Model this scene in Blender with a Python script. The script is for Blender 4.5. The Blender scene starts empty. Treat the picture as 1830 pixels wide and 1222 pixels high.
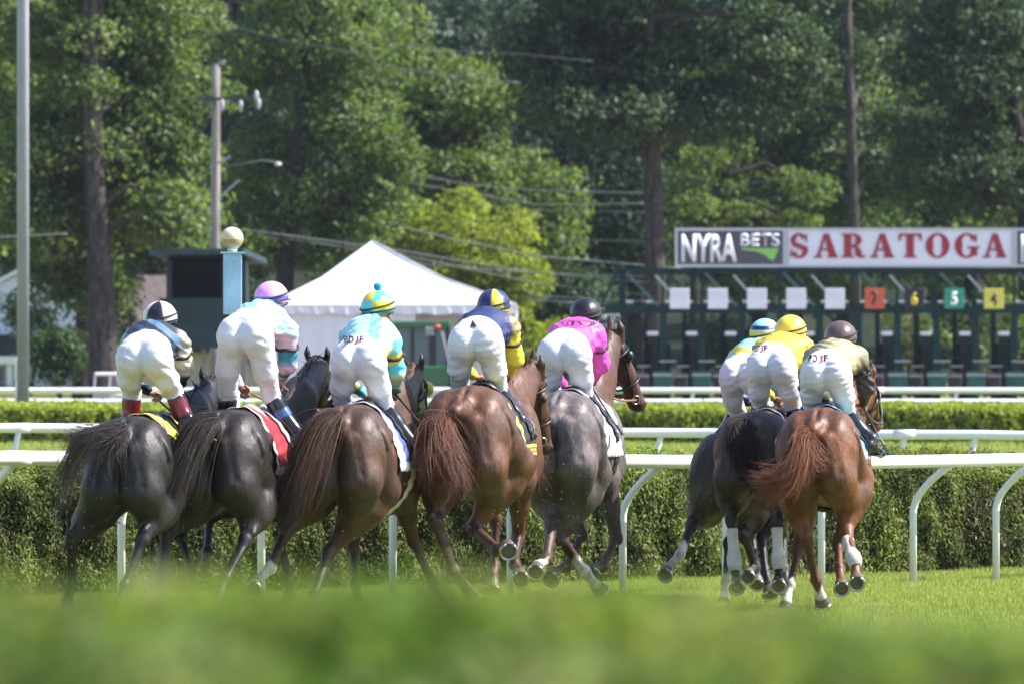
import bpy, bmesh, math, random
import numpy as np
from mathutils import Vector, Matrix
from mathutils.bvhtree import BVHTree
from math import radians as R_, sin, cos, pi, sqrt

# ------------------------------------------------------------------ camera, sky, sun, exposure
scene = bpy.context.scene
COL = scene.collection
F = 15250.0            # focal length in pixels of the 1830 px wide frame (300 mm lens)
EYE = 2.19             # camera height
HOR = 567.0            # row of the horizon
cam_d = bpy.data.cameras.new("camera"); cam = bpy.data.objects.new("camera", cam_d); COL.objects.link(cam)
cam.location = (0, 0, EYE); cam.rotation_euler = (R_(90), 0, 0)
cam_d.lens = 300.0; cam_d.sensor_width = 36.0; cam_d.sensor_fit = 'HORIZONTAL'
cam_d.shift_y = -(611 - HOR) / 1830.0
cam_d.clip_start = 0.5; cam_d.clip_end = 3000
cam_d.dof.use_dof = True; cam_d.dof.focus_distance = 61.5; cam_d.dof.aperture_fstop = 7.5
scene.camera = cam

SUN_AZ = 88.0     # degrees clockwise from the view direction (90 = from the right)
SUN_EL = 47.0
HAZE = 0.00008
world = bpy.data.worlds.new("World"); scene.world = world; world.use_nodes = True
wn = world.node_tree.nodes; wl = world.node_tree.links
for n in list(wn): wn.remove(n)
wo = wn.new('ShaderNodeOutputWorld'); wb = wn.new('ShaderNodeBackground'); sk = wn.new('ShaderNodeTexSky')
sk.sky_type = 'NISHITA'; sk.sun_disc = False; sk.sun_elevation = R_(SUN_EL); sk.sun_rotation = R_(SUN_AZ)
sk.air_density = 1.0; sk.dust_density = 1.0; sk.ozone_density = 1.0
wb.inputs['Strength'].default_value = 0.115
tint = wn.new('ShaderNodeMix'); tint.data_type = 'RGBA'; tint.blend_type = 'MULTIPLY'; tint.inputs[0].default_value = 1.0; tint.inputs[7].default_value = (1.0, .97, 1.05, 1)
wl.new(sk.outputs[0], tint.inputs[6]); wl.new(tint.outputs[2], wb.inputs[0]); wl.new(wb.outputs[0], wo.inputs[0])
sun_d = bpy.data.lights.new("sun", 'SUN'); sun = bpy.data.objects.new("sun", sun_d); COL.objects.link(sun)
sun_d.energy = 4.3; sun_d.angle = R_(0.5); sun_d.color = (1.0, 0.955, 0.90)
az = R_(SUN_AZ); el = R_(SUN_EL)
to_sun = Vector((sin(az) * cos(el), cos(az) * cos(el), sin(el)))
sun.rotation_euler = to_sun.to_track_quat('Z', 'Y').to_euler()
scene.view_settings.view_transform = 'Standard'; scene.view_settings.look = 'None'
scene.view_settings.exposure = 1.3; scene.view_settings.gamma = 1.0; scene.view_settings.use_curve_mapping = False
scene.render.engine = 'CYCLES'
cy = scene.cycles
cy.use_denoising = True
try: cy.denoiser = 'OPENIMAGEDENOISE'
except Exception: pass
cy.max_bounces = 5; cy.diffuse_bounces = 2; cy.glossy_bounces = 2; cy.transmission_bounces = 3; cy.transparent_max_bounces = 6
cy.volume_bounces = 0; cy.caustics_reflective = False; cy.caustics_refractive = False
cy.use_adaptive_sampling = True; cy.adaptive_threshold = 0.02

rnd = random.Random(7)

def at(px, py, Y):
    """the point at distance Y that shows at pixel (px, py) of the photograph"""
    return Vector(((px - 915.0) * Y / F, Y, EYE - (py - HOR) * Y / F))

# ------------------------------------------------------------------ objects and tags
def tag(o, label=None, cat=None, group=None, kind=None):
    if label: o['label'] = label
    if cat: o['category'] = cat
    if group: o['group'] = group
    if kind: o['kind'] = kind
    return o

def empty(name, loc, label, cat, group=None):
    o = bpy.data.objects.new(name, None); COL.objects.link(o)
    o.location = loc; o.empty_display_size = 0.3
    return tag(o, label, cat, group)

def base_of(parent):
    b = Vector((0, 0, 0)); p = parent
    while p is not None:
        b += p.location; p = p.parent
    return b

def mesh_np(name, V, Fc, m, parent=None, base=None, col=None, smooth=False):
    """V (n,3) world coordinates, Fc (m,k) faces of one size, or list of such arrays"""
    if parent is not None: base = base_of(parent)
    base = np.array(base if base is not None else (0, 0, 0), dtype=np.float64)
    V = np.asarray(V, dtype=np.float64) - base
    me = bpy.data.meshes.new(name)
    lists = Fc if isinstance(Fc, list) else [Fc]
    lists = [np.asarray(f, dtype=np.int32) for f in lists if len(f)]
    me.vertices.add(len(V)); me.vertices.foreach_set('co', V.astype(np.float32).ravel())
    nl = sum(f.size for f in lists); npoly = sum(len(f) for f in lists)
    me.loops.add(nl); me.polygons.add(npoly)
    me.loops.foreach_set('vertex_index', np.concatenate([f.ravel() for f in lists]))
    tot = np.concatenate([np.full(len(f), f.shape[1], dtype=np.int32) for f in lists])
    st = np.concatenate([[0], np.cumsum(tot)[:-1]]).astype(np.int32)
    me.polygons.foreach_set('loop_start', st); me.polygons.foreach_set('loop_total', tot)
    if smooth: me.polygons.foreach_set('use_smooth', np.ones(npoly, dtype=bool))
    me.update(calc_edges=True)
    if col is not None:
        a = me.color_attributes.new('Col', 'FLOAT_COLOR', 'POINT')
        c = np.ones((len(V), 4), dtype=np.float32); c[:, :3] = col
        a.data.foreach_set('color', c.ravel())
    ms = m if isinstance(m, (list, tuple)) else [m]
    for x in ms: me.materials.append(x)
    o = bpy.data.objects.new(name, me); COL.objects.link(o)
    if parent is not None: o.parent = parent
    else: o.location = Vector(base)
    return o

class MB:
    """collects simple solids in world coordinates"""
    def __init__(s): s.v = []; s.f = []; s.c = []; s.mi = []
    def add(s, vs, fs, col=None, mi=0):
        n = len(s.v); s.v += [tuple(p) for p in vs]
        s.f += [tuple(i + n for i in f) for f in fs]; s.mi += [mi] * len(fs)
        s.c += [col or (1, 1, 1)] * len(vs)
    def box(s, c, d, rz=0, col=None, mi=0, M=None):
        x, y, z = d[0] / 2, d[1] / 2, d[2] / 2
        vs = [Vector((a * x, b * y, e * z)) for a in (-1, 1) for b in (-1, 1) for e in (-1, 1)]
        rot = M if M is not None else Matrix.Rotation(rz, 3, 'Z')
        vs = [Vector(c) + rot @ v for v in vs]
        s.add(vs, [(0, 1, 3, 2), (4, 6, 7, 5), (0, 4, 5, 1), (2, 3, 7, 6), (0, 2, 6, 4), (1, 5, 7, 3)], col, mi)
    def bar(s, a, b, w, h=None, up=(0, 0, 1), col=None, mi=0):
        a = Vector(a); b = Vector(b); d = (b - a); L = d.length; d.normalize()
        u = Vector(up)
        if abs(d.dot(u)) > 0.98: u = Vector((0, 1, 0))
        r = d.cross(u).normalized(); u = r.cross(d)
        M = Matrix((r, d, u)).transposed()
        s.box((a + b) / 2, (w, L, h or w), M=M, col=col, mi=mi)
    def tube(s, pts, rad, n=8, cap=True, col=None, flat=None, mi=0):
        pts = [Vector(p) for p in pts]; N = len(pts)
        rs = rad if isinstance(rad, (list, tuple)) else [rad] * N
        base = len(s.v); prev = None; vs = []
        for i in range(N):
            t = (pts[min(i + 1, N - 1)] - pts[max(i - 1, 0)])
            if t.length < 1e-9: t = Vector((0, 0, 1))
            t.normalize()
            if prev is None:
                u = Vector((0, 0, 1)) if abs(t.z) < 0.9 else Vector((1, 0, 0))
                u = (u - t * u.dot(t)).normalized()
            else:
                u = prev - t * prev.dot(t)
                u = u.normalized() if u.length > 1e-6 else Vector((1, 0, 0))
            prev = u; w = t.cross(u)
            for k in range(n):
                a = 2 * pi * k / n
                vs.append(pts[i] + (u * cos(a) + w * sin(a) * (flat or 1)) * rs[i])
        fs = [(i * n + k, i * n + (k + 1) % n, (i + 1) * n + (k + 1) % n, (i + 1) * n + k) for i in range(N - 1) for k in range(n)]
        if cap: fs += [tuple(range(n - 1, -1, -1)), tuple((N - 1) * n + k for k in range(n))]
        s.add(vs, fs, col, mi)
    def ball(s, c, r, n=16, m=10, col=None, M=None, mi=0):
        r = (r, r, r) if not isinstance(r, (list, tuple)) else r
        vs = []; c = Vector(c)
        for j in range(m + 1):
            th = pi * j / m
            for k in range(n):
                p = Vector((r[0] * sin(th) * cos(2 * pi * k / n), r[1] * sin(th) * sin(2 * pi * k / n), r[2] * cos(th)))
                vs.append(c + (M @ p if M is not None else p))
        fs = [(j * n + k, (j + 1) * n + k, (j + 1) * n + (k + 1) % n, j * n + (k + 1) % n) for j in range(m) for k in range(n)]
        s.add(vs, fs, col, mi)
    def build(s, name, m, parent=None, base=None, smooth=False, bevel=0, autos=None):
        if parent is not None: base = base_of(parent)
        base = Vector(base) if base is not None else Vector((0, 0, 0))
        me = bpy.data.meshes.new(name)
        me.from_pydata([tuple(Vector(p) - base) for p in s.v], [], s.f)
        if any(c != (1, 1, 1) for c in s.c):
            a = me.color_attributes.new('Col', 'FLOAT_COLOR', 'POINT')
            a.data.foreach_set('color', np.array([(*c, 1) for c in s.c], dtype=np.float32).ravel())
        for x in (m if isinstance(m, (list, tuple)) else [m]): me.materials.append(x)
        me.polygons.foreach_set('material_index', s.mi)
        bm = bmesh.new(); bm.from_mesh(me); bmesh.ops.recalc_face_normals(bm, faces=bm.faces); bm.to_mesh(me); bm.free()
        if smooth: me.polygons.foreach_set('use_smooth', [True] * len(me.polygons))
        me.update()
        o = bpy.data.objects.new(name, me); COL.objects.link(o)
        if parent is not None: o.parent = parent
        else: o.location = base
        if bevel:
            b = o.modifiers.new('bevel', 'BEVEL'); b.width = bevel; b.segments = 2; b.limit_method = 'ANGLE'
        return o

# ------------------------------------------------------------------ materials
MATS = {}
def mat(name, color, rough=0.6, spec=0.5, metal=0.0, noise=None, bump=None, attr=False, transl=0.0, sheen=0.0, coat=0.0, islands=0.0, coords='Object', extra=None, bdist=0.02):
    """noise = (scale, amount, colour2 or None); bump = (scale, strength)"""
    if name in MATS: return MATS[name]
    m = bpy.data.materials.new(name); MATS[name] = m; m.use_nodes = True
    nt = m.node_tree; N = nt.nodes; L = nt.links
    p = N['Principled BSDF']; out = N['Material Output']
    p.inputs['Roughness'].default_value = rough; p.inputs['Metallic'].default_value = metal
    p.inputs['Specular IOR Level'].default_value = spec
    if sheen: p.inputs['Sheen Weight'].default_value = sheen; p.inputs['Sheen Roughness'].default_value = 0.4
    if coat: p.inputs['Coat Weight'].default_value = coat; p.inputs['Coat Roughness'].default_value = 0.2
    tc = N.new('ShaderNodeTexCoord')
    if attr:
        a = N.new('ShaderNodeAttribute'); a.attribute_name = 'Col'; c = a.outputs['Color']
    else:
        rgb = N.new('ShaderNodeRGB'); rgb.outputs[0].default_value = (*color, 1); c = rgb.outputs[0]
    def mix(fac, a_, b_, mode='MIX'):
        x = N.new('ShaderNodeMix'); x.data_type = 'RGBA'; x.blend_type = mode
        if isinstance(fac, float): x.inputs[0].default_value = fac
        else: L.new(fac, x.inputs[0])
        for i, v in ((6, a_), (7, b_)):
            if isinstance(v, tuple): x.inputs[i].default_value = (*v, 1)
            else: L.new(v, x.inputs[i])
        return x.outputs[2]
    if noise:
        for nz in (noise if isinstance(noise[0], tuple) else (noise,)):
            sc_, amt, c2 = nz[:3]
            t = N.new('ShaderNodeTexNoise'); t.inputs['Scale'].default_value = sc_; t.inputs['Detail'].default_value = 5
            src = tc.outputs[coords]
            if len(nz) > 3:
                mp = N.new('ShaderNodeMapping'); mp.inputs['Scale'].default_value = nz[3]; L.new(src, mp.inputs[0]); src = mp.outputs[0]
            L.new(src, t.inputs['Vector'])
            r = N.new('ShaderNodeMapRange'); r.inputs[1].default_value = 0.38; r.inputs[2].default_value = 0.64
            L.new(t.outputs[0], r.inputs[0])
            if c2 is not None:
                r.inputs[3].default_value = 0; r.inputs[4].default_value = amt
                c = mix(r.outputs[0], c, tuple(c2))
            else:
                r.inputs[3].default_value = 1 - amt; r.inputs[4].default_value = 1 + amt
                cc = N.new('ShaderNodeVectorMath'); cc.operation = 'SCALE'; L.new(c, cc.inputs[0]); L.new(r.outputs[0], cc.inputs['Scale']); c = cc.outputs[0]
    if islands:
        g = N.new('ShaderNodeNewGeometry'); r = N.new('ShaderNodeMapRange')
        r.inputs[3].default_value = 1 - islands; r.inputs[4].default_value = 1 + islands
        L.new(g.outputs['Random Per Island'], r.inputs[0])
        cc = N.new('ShaderNodeVectorMath'); cc.operation = 'SCALE'; L.new(c, cc.inputs[0]); L.new(r.outputs[0], cc.inputs['Scale']); c = cc.outputs[0]
    if extra: c = extra(N, L, tc, c, mix)
    L.new(c, p.inputs['Base Color'])
    if bump:
        t = N.new('ShaderNodeTexNoise'); t.inputs['Scale'].default_value = bump[0]; t.inputs['Detail'].default_value = 4
        src = tc.outputs[coords]
        if len(bump) > 2:
            mp = N.new('ShaderNodeMapping'); mp.inputs['Scale'].default_value = bump[2]; L.new(src, mp.inputs[0]); src = mp.outputs[0]
        L.new(src, t.inputs['Vector'])
        b = N.new('ShaderNodeBump'); b.inputs['Strength'].default_value = bump[1]; b.inputs['Distance'].default_value = bdist
        L.new(t.outputs[0], b.inputs['Height']); L.new(b.outputs[0], p.inputs['Normal'])
    if transl:
        tr = N.new('ShaderNodeBsdfTranslucent'); ms = N.new('ShaderNodeMixShader'); ms.inputs[0].default_value = transl
        tc2 = mix(1.0, c, (1.25, 1.5, 0.55), 'MULTIPLY')
        L.new(tc2, tr.inputs[0]); L.new(p.outputs[0], ms.inputs[1]); L.new(tr.outputs[0], ms.inputs[2]); L.new(ms.outputs[0], out.inputs[0])
    return m

def srgb(r, g, b):
    f = lambda v: (v / 255 / 12.92) if v <= 10 else ((v / 255 + 0.055) / 1.055) ** 2.4
    return (f(r), f(g), f(b))

M_white = mat('white_rail_paint', (0.80, 0.81, 0.82), 0.4, noise=((3.0, 0.10, (0.55, 0.55, 0.48)), (25.0, .07, (.4, .38, .3))))
M_green = mat('gate_green_paint', (0.007, 0.036, 0.034), 0.6, spec=.2, noise=(2.0, 0.25, None))
M_dgreen = mat('dark_green_paint', (0.010, 0.035, 0.038), 0.6, noise=(2.0, 0.25, None))
M_boot = mat('black_boot_leather', (0.012, 0.013, 0.016), 0.25, noise=(20, 0.2, None))
M_strap = mat('black_leather_strap', (0.012, 0.011, 0.010), 0.4)
M_steel = mat('steel', (0.55, 0.56, 0.57), 0.25, metal=1.0)
M_grey = mat('grey_metal', (0.30, 0.31, 0.32), 0.5, noise=(3, 0.1, None))
# ------------------------------------------------------------------ ground
def plane_obj(name, x0, x1, y0, y1, z, m, nx=1, ny=1, zf=None):
    xs = np.linspace(x0, x1, nx + 1); ys = np.linspace(y0, y1, ny + 1)
    X, Yv = np.meshgrid(xs, ys); Z = np.full_like(X, z) if zf is None else zf(X, Yv)
    V = np.stack([X, Yv, Z], -1).reshape(-1, 3)
    i = np.arange(nx)[None, :] + (nx + 1) * np.arange(ny)[:, None]; i = i.ravel()
    Fq = np.stack([i, i + 1, i + nx + 2, i + nx + 1], 1)
    o = mesh_np(name, V, Fq, m, smooth=True)
    return tag(o, kind='structure')

def hillz(X, Y):
    t = np.clip((Y - 285) / 190.0, 0, 1)
    return 24 * t * t * (3 - 2 * t) + 1.2 * np.sin(X * 0.05) * t
M_turf = mat('turf', (0.19, 0.23, 0.06), 0.9, spec=0.1, noise=((0.6, 0.5, (0.23, 0.26, 0.04)), (9.0, 0.35, None), (60.0, 0.3, None)), bump=(90, 0.8), bdist=0.03)
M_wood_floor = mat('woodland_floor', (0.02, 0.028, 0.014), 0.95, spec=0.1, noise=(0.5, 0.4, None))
plane_obj('turf', -400, 400, -30, 285, 0.0, M_turf)
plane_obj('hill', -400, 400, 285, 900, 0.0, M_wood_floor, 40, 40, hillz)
M_dirt = mat('track_dirt', (0.20, 0.165, 0.13), 0.95, spec=0.1, noise=((2.0, 0.2, None), (0.4, 0.3, (0.25, 0.21, 0.17))), bump=(20, 0.5))
plane_obj('dirt_track', -300, 300, 176, 233, 0.004, M_dirt)

def rhombs(P, Nn, size, asp, rs, droop=0.0, curl=0.25, updir=None):
    """leaf-shaped quads at points P whose faces look along Nn"""
    n = len(P)
    t = rs.normal(size=(n, 3))
    if updir is not None: t = t * updir[1] + np.array(updir[0])
    t -= Nn * (t * Nn).sum(1)[:, None]; t /= np.linalg.norm(t, axis=1)[:, None] + 1e-9
    b = np.cross(Nn, t)
    L = (size * rs.uniform(0.6, 1.3, n))[:, None]; W = L * asp
    v0 = P - t * L * .5; v2 = P + t * L * .5 - Nn * L * curl; v2[:, 2] -= droop * L[:, 0]
    v1 = P + b * W * .5 + Nn * W * .12; v3 = P - b * W * .5 + Nn * W * .12
    V = np.stack([v0, v1, v2, v3], 1).reshape(-1, 3)
    Fq = np.arange(4 * n).reshape(-1, 4)
    return V, Fq

def unit(a): return a / (np.linalg.norm(a, axis=1)[:, None] + 1e-9)

# turf blades near the camera's view: one uncountable mass
def blades(name, x0, x1, y0, y1, dens, h, w, m, seed, mask=None):
    rs = np.random.RandomState(seed); n = int((x1 - x0) * (y1 - y0) * dens)
    P = np.stack([rs.uniform(x0, x1, n), rs.uniform(y0, y1, n), np.zeros(n)], 1)
    if mask is not None: P = P[mask(P)]
    n = len(P)
    clump = 0.75 + 0.35 * np.sin(P[:, 0] * 3.1 + np.sin(P[:, 1] * 1.7) * 2) * np.sin(P[:, 1] * 2.3)
    a = rs.uniform(0, 2 * pi, n); H = h * rs.uniform(.5, 1.25, n) * clump
    d = np.stack([np.cos(a), np.sin(a), np.zeros(n)], 1)
    lean = np.stack([rs.normal(0, .35, n), rs.normal(0, .35, n), np.ones(n)], 1)
    v0 = P - d * w / 2; v1 = P + d * w / 2; v2 = P + lean * H[:, None]
    V = np.stack([v0, v1, v2], 1).reshape(-1, 3)
    o = mesh_np(name, V, np.arange(3 * n).reshape(-1, 3), m, base=(x0, y0, 0))
    return tag(o, kind='stuff')
M_blade = mat('grass_blade', (0.31, 0.35, 0.10), 0.6, spec=0.25, transl=0.35, islands=0.35, noise=(0.7, 0.5, (0.32, 0.32, 0.09), ))
b = blades('turf_grass', -4.4, 4.9, 57.5, 75, 2600, .055, .009, M_blade, 1, lambda P: np.abs(P[:, 0]) < P[:, 1] * .0625)
tag(b, 'short sunlit turf grass around the hooves and rail posts', 'grass')
b = blades('infield_grass', -10.5, 10.5, 96, 150, 160, .10, .03, M_blade, 2, lambda P: np.abs(P[:, 0]) < P[:, 1] * .066)
tag(b, 'pale green grass strip between the two clipped hedges', 'grass')

# ------------------------------------------------------------------ hedges
def hedge(name, a, b, width, height, dens, leaf, asp, m, mcore, seed, lump=.05, vertical=1.0, lift=0.0, top_only=False, faces=('front', 'top', 'back'), pad=.05, zvar=.03):
    """a, b: ends of the front foot; the hedge lies to the left of a->b when seen from above"""
    rs = np.random.RandomState(seed)
    a = np.array(a, float); b = np.array(b, float); d = b - a; Ln = np.linalg.norm(d[:2]); u = d / Ln
    nrm = np.array([u[1], -u[0], 0.0])      # outwards, towards the camera for a->b running right
    P = []; Nn = []
    def put(n, s, w, h, nv):
        P.append(a + u * s[:, None] - nrm * w[:, None] + np.array([0, 0, 1]) * h[:, None]); Nn.append(np.tile(nv, (n, 1)))
    if 'front' in faces:
        n = int(Ln * height * dens); put(n, rs.uniform(0, Ln, n), np.zeros(n), rs.uniform(0, height, n), nrm)
    if 'top' in faces:
        n = int(Ln * width * dens); put(n, rs.uniform(0, Ln, n), rs.uniform(0, width, n), np.full(n, height), np.array([0, 0, 1.]))
    if 'back' in faces:
        n = int(Ln * height * dens * .4); put(n, rs.uniform(0, Ln, n), np.full(n, width), rs.uniform(0, height, n), -nrm)
    P = np.concatenate(P); Nn = np.concatenate(Nn)
    s = (P - a) @ u; hh = P[:, 2] - a[2]; wv = -(P - a) @ nrm
    f = lambda q, k: np.sin(q * k + 1.3 * np.sin(q * k * .37))
    wob = lump * (f(s, 2.1 / (lump * 10)) * f(hh + wv, 3.3 / (lump * 10)) * .6 + f(s + hh, 9.0) * .3 + f(s - wv, 17.) * .25)
    # round the upper edge
    edge = np.clip((hh - height + .12 * height) / (.12 * height), 0, 1) * np.clip(1 - wv / (.2 * height + 1e-6), 0, 1)
    P += Nn * (wob + rs.normal(0, lump * .35, len(P)))[:, None]
    P += nrm * (-.10 * height * edge * (Nn @ nrm > .5))[:, None]
    P[:, 2] -= .08 * height * edge * (Nn[:, 2] > .5)
    P[:, 2] += zvar * f(s, .9) * np.clip(hh / height, 0, 1)
    Nj = unit(Nn + rs.normal(0, .75, P.shape))
    up = (np.array([0, 0, 1.0]) * vertical + nrm * .6, .55)
    V, Fq = rhombs(P, Nj, leaf, asp, rs, droop=0, updir=up)
    o = mesh_np(name, V, Fq, m, base=tuple(a))
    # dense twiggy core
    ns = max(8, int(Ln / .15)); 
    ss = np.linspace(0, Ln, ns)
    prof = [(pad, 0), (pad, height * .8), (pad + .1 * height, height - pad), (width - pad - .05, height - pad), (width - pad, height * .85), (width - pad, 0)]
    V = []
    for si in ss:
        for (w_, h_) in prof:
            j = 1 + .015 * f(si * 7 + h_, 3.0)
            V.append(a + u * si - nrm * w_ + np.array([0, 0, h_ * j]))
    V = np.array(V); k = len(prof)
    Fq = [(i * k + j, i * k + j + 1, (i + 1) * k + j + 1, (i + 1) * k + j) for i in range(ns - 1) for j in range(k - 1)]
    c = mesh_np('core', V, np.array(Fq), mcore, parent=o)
    return o

def brown_patches(amt, c1, sc=2.2):
    def ex(N, L, tc, c, mix):
        t = N.new('ShaderNodeTexNoise'); t.inputs['Scale'].default_value = sc; t.inputs['Detail'].default_value = 6
        L.new(tc.outputs['Object'], t.inputs['Vector'])
        r = N.new('ShaderNodeMapRange'); r.inputs[1].default_value = .58; r.inputs[2].default_value = .74; r.inputs[4].default_value = amt
        L.new(t.outputs[0], r.inputs[0])
        return mix(r.outputs[0], c, c1)
    return ex
M_hleaf = mat('hedge_leaf', (0.125, 0.155, 0.045), 0.55, spec=0.3, transl=0.40, islands=0.5, noise=((5.0, .5, (0.24, 0.25, 0.075)), (1.5, .6, None)), extra=brown_patches(.75, (0.17, 0.105, 0.05)))
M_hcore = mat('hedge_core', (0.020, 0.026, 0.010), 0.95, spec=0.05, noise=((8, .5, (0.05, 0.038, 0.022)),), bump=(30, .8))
M_htop = mat('low_hedge_leaf', (0.27, 0.32, 0.05), 0.55, spec=0.3, transl=0.35, islands=0.4, noise=((1.2, .6, (0.32, 0.34, 0.05)),))
near_a = at(-60, 1037, 63); near_b = at(1900, 1037, 63)
# near clipped hedge, runs behind the near rail and follows it
A = Vector((-4.45, 65.6, 0)); B = Vector((4.9, 74.2, 0))
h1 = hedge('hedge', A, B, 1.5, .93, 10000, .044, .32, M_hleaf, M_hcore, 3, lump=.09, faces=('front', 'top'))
tag(h1, 'dense dark green clipped hedge directly behind the nearest white rail', 'hedge')
h2 = hedge('hedge', (-10, 147, 0), (10.5, 147, 0), 5.0, .62, 900, .11, .45, M_htop, M_hcore, 4, lump=.06, faces=('front', 'top'), zvar=.02)
tag(h2, 'low yellow-green clipped hedge between the middle rail and the far double rail', 'hedge')
M_fleaf = mat('foreground_leaf', (0.085, 0.15, 0.028), 0.5, spec=0.2, transl=0.42, islands=0.5, noise=((9.0, .9, (0.27, 0.28, 0.09)), (14.0, .3, None)), extra=brown_patches(.7, (0.03, 0.065, 0.012), 6.0))
M_fcore = mat('foreground_hedge_core', (0.09, 0.125, 0.04), 0.9, spec=.05, noise=((13, .6, (0.12, 0.15, 0.035)),))
hf = hedge('hedge', (-2.4, 5.75, 0), (2.4, 5.75, -.20), .8, 2.062, 7000, .030, .5, M_fleaf, M_fcore, 5, lump=.022, faces=('front', 'top'), pad=.03, zvar=.0)
tag(hf, 'blurred bright green hedge across the foot of the picture, closest to the viewer', 'hedge')

# ------------------------------------------------------------------ white rails
def rail_fence(label, foot_pts, base_z, top_z, off, rad, goose, post_r, name='rail_fence', ext=(3, 3), step_kink=0.0):
    """foot_pts: list of (X, Y) of the post feet; the rail hangs over the track at foot + off"""
    root = empty(name, (foot_pts[0][0], foot_pts[0][1], 0), label, 'rail fence', None)
    off = Vector((off[0], off[1], 0)); n = len(foot_pts)
    feet = [Vector((x, y, 0)) for x, y in foot_pts]
    line = [f + off + Vector((0, 0, tz)) for f, tz in zip(feet, top_z)]
    d0 = (line[0] - line[1]).normalized() * ext[0]; d1 = (line[-1] - line[-2]).normalized() * ext[1]
    line = [line[0] + d0] + line + [line[-1] + d1]
    m = MB(); m.tube(line, rad, 14); m.build('rail', M_white, root, smooth=True)
    # sleeves at a few joints
    for i in range(2, len(line) - 1, 3):
        d = (line[i + 1] - line[i]).normalized(); m = MB(); m.tube([line[i] - d * .12, line[i] + d * .12], rad * 1.07, 14); m.build('rail_sleeve', M_white, root, smooth=True)
    mesh = None
    for f, tz in zip(feet, top_z):
        o_ = off
        if goose:
            pts = [Vector((0, 0, -.02)), Vector((0, 0, tz * .60))]
            for t in (.15, .3, .45, .6, .8, 1.0):
                zc = tz * .60 + (tz * .40 - rad * .6) * (t ** .85)
                pts.append(o_ * (t ** 1.45) + Vector((0, 0, zc)))
        else:
            pts = [Vector((0, 0, -.02)), Vector((0, 0, tz * .3)), o_ + Vector((0, 0, tz - rad * .6))]
        m = MB(); m.tube([p + f for p in pts], post_r, 10); m.build('post', M_white, root, smooth=True)
    return root
post_px = [(-250, 60.2), (-40, 62.0), (217, 63.0), (467, 64.0), (702, 65.0), (912, 66.0), (1113, 67.05), (1297, 67.9), (1468, 68.9), (1632, 69.8), (1780, 70.7), (1920, 71.6)]
feet = [((px - 915) * Y / F, Y) for px, Y in post_px]
tops = []
railtop = {-250: 806, -40: 806, 217: 806, 467: 808, 702: 810, 912: 811, 1113: 812, 1297: 813, 1468: 814, 1632: 811, 1780: 808, 1920: 808}
NEAR_RAIL = []
for px, Y in post_px:
    z = EYE - (railtop[px] + 12 - HOR) * (Y - .27) / F; tops.append(z)
rail1 = rail_fence('nearest white rail on curved posts, running behind the galloping horses', feet, 0, tops, (.29, -.27), .053, True, .030)
f2 = [((px - 915) * Y / F, Y) for px, Y in [(-200, 94.0), (10, 94.4), (190, 94.6), (360, 94.8), (520, 95), (660, 95.1), (790, 95.2), (910, 95.3), (1030, 95.4), (1155, 95.5), (1285, 95.2), (1400, 94.9), (1500, 94.6), (1590, 94.5), (1716, 94.4), (1850, 94.2), (1990, 94)]]
t2px = [756, 756, 757, 758, 760, 762, 764, 765, 766, 767, 767, 768, 768, 768, 768, 770, 772]
t2 = [EYE - (p + 8 - HOR) * 94.3 / F for p in t2px]
rail_fence('white rail on slanted posts in front of the low far hedge', f2, 0, t2, (.16, -.2), .052, False, .032)
f3 = [((px - 915) * 165.0 / F, 165.0) for px in (-150, 20, 98, 300, 480, 640, 800, 960, 1140, 1300, 1450, 1600, 1740, 1890, 2000)]
rail_fence('lower and nearer of the two far white rails below the starting gate', f3, 0, [EYE - (717 - HOR) * 165 / F] * len(f3), (.2, -.3), .056, False, .04)
f4 = [((px - 915) * 175.0 / F, 175.0) for px in (-150, 30, 195, 380, 560, 730, 900, 1070, 1230, 1400, 1560, 1700, 1850, 2000)]
rail_fence('upper and farther of the two far white rails below the starting gate', f4, 0, [EYE - (697 - HOR) * 175 / F] * len(f4), (.1, -.2), .060, False, .04)

# ------------------------------------------------------------------ starting gate
GY = 218.0; GS = F / GY
def g(px, py, dy=0.0): return Vector(((px - 915.0) / GS, GY + dy, EYE - (py - HOR) / GS))
gate = empty('starting_gate', (g(1460, 720).x, GY, 0), 'long dark green starting gate with numbered stalls under the red and white sign board', 'starting gate')
xs = [1115 + 69.7 * i for i in range(14)]
m = MB()
m.bar(g(1103, 484), g(2010, 484), .10, .13); m.bar(g(1085, 553), g(2010, 553), .22, .20)
m.bar(g(1080, 546, 1.2), g(2010, 546, 1.2), .10, .08); m.bar(g(1103, 486, 2.6), g(2010, 486, 2.6), .10, .10); m.bar(g(1085, 550, 2.6), g(2010, 550, 2.6), .15, .16)
m.bar(g(1103, 484), g(1074, 548), .07); m.bar(g(1110, 484), g(1110, 553), .10)
for i, x in enumerate(xs):
    m.bar(g(x, 484), g(x, 553), .07)
    m.bar(g(x + 3, 484), g(x + 32, 518), .05); m.bar(g(x + 66, 484), g(x + 36, 518), .045)
    m.bar(g(x, 484, 0), g(x, 486, 2.6), .05)
m.build('overhead_truss', M_green, gate)
M_pull = mat('pull_rod', (.42, .46, .44), .5)
for k in range(7):
    m = MB(); m.bar(g(1120 + 140 * k, 488, -.15), g(1176 + 140 * k, 547, -.15), .07); m.build('stay_rod', mat('rod_green', (.07, .13, .12), .5), gate)
for k in range(7): m = MB(); m.bar(g(1171 + 139.5 * k, 492, -.2), g(1198 + 139.5 * k, 522, -.2), .055); m.build('pull_rod', M_pull, gate)
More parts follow.
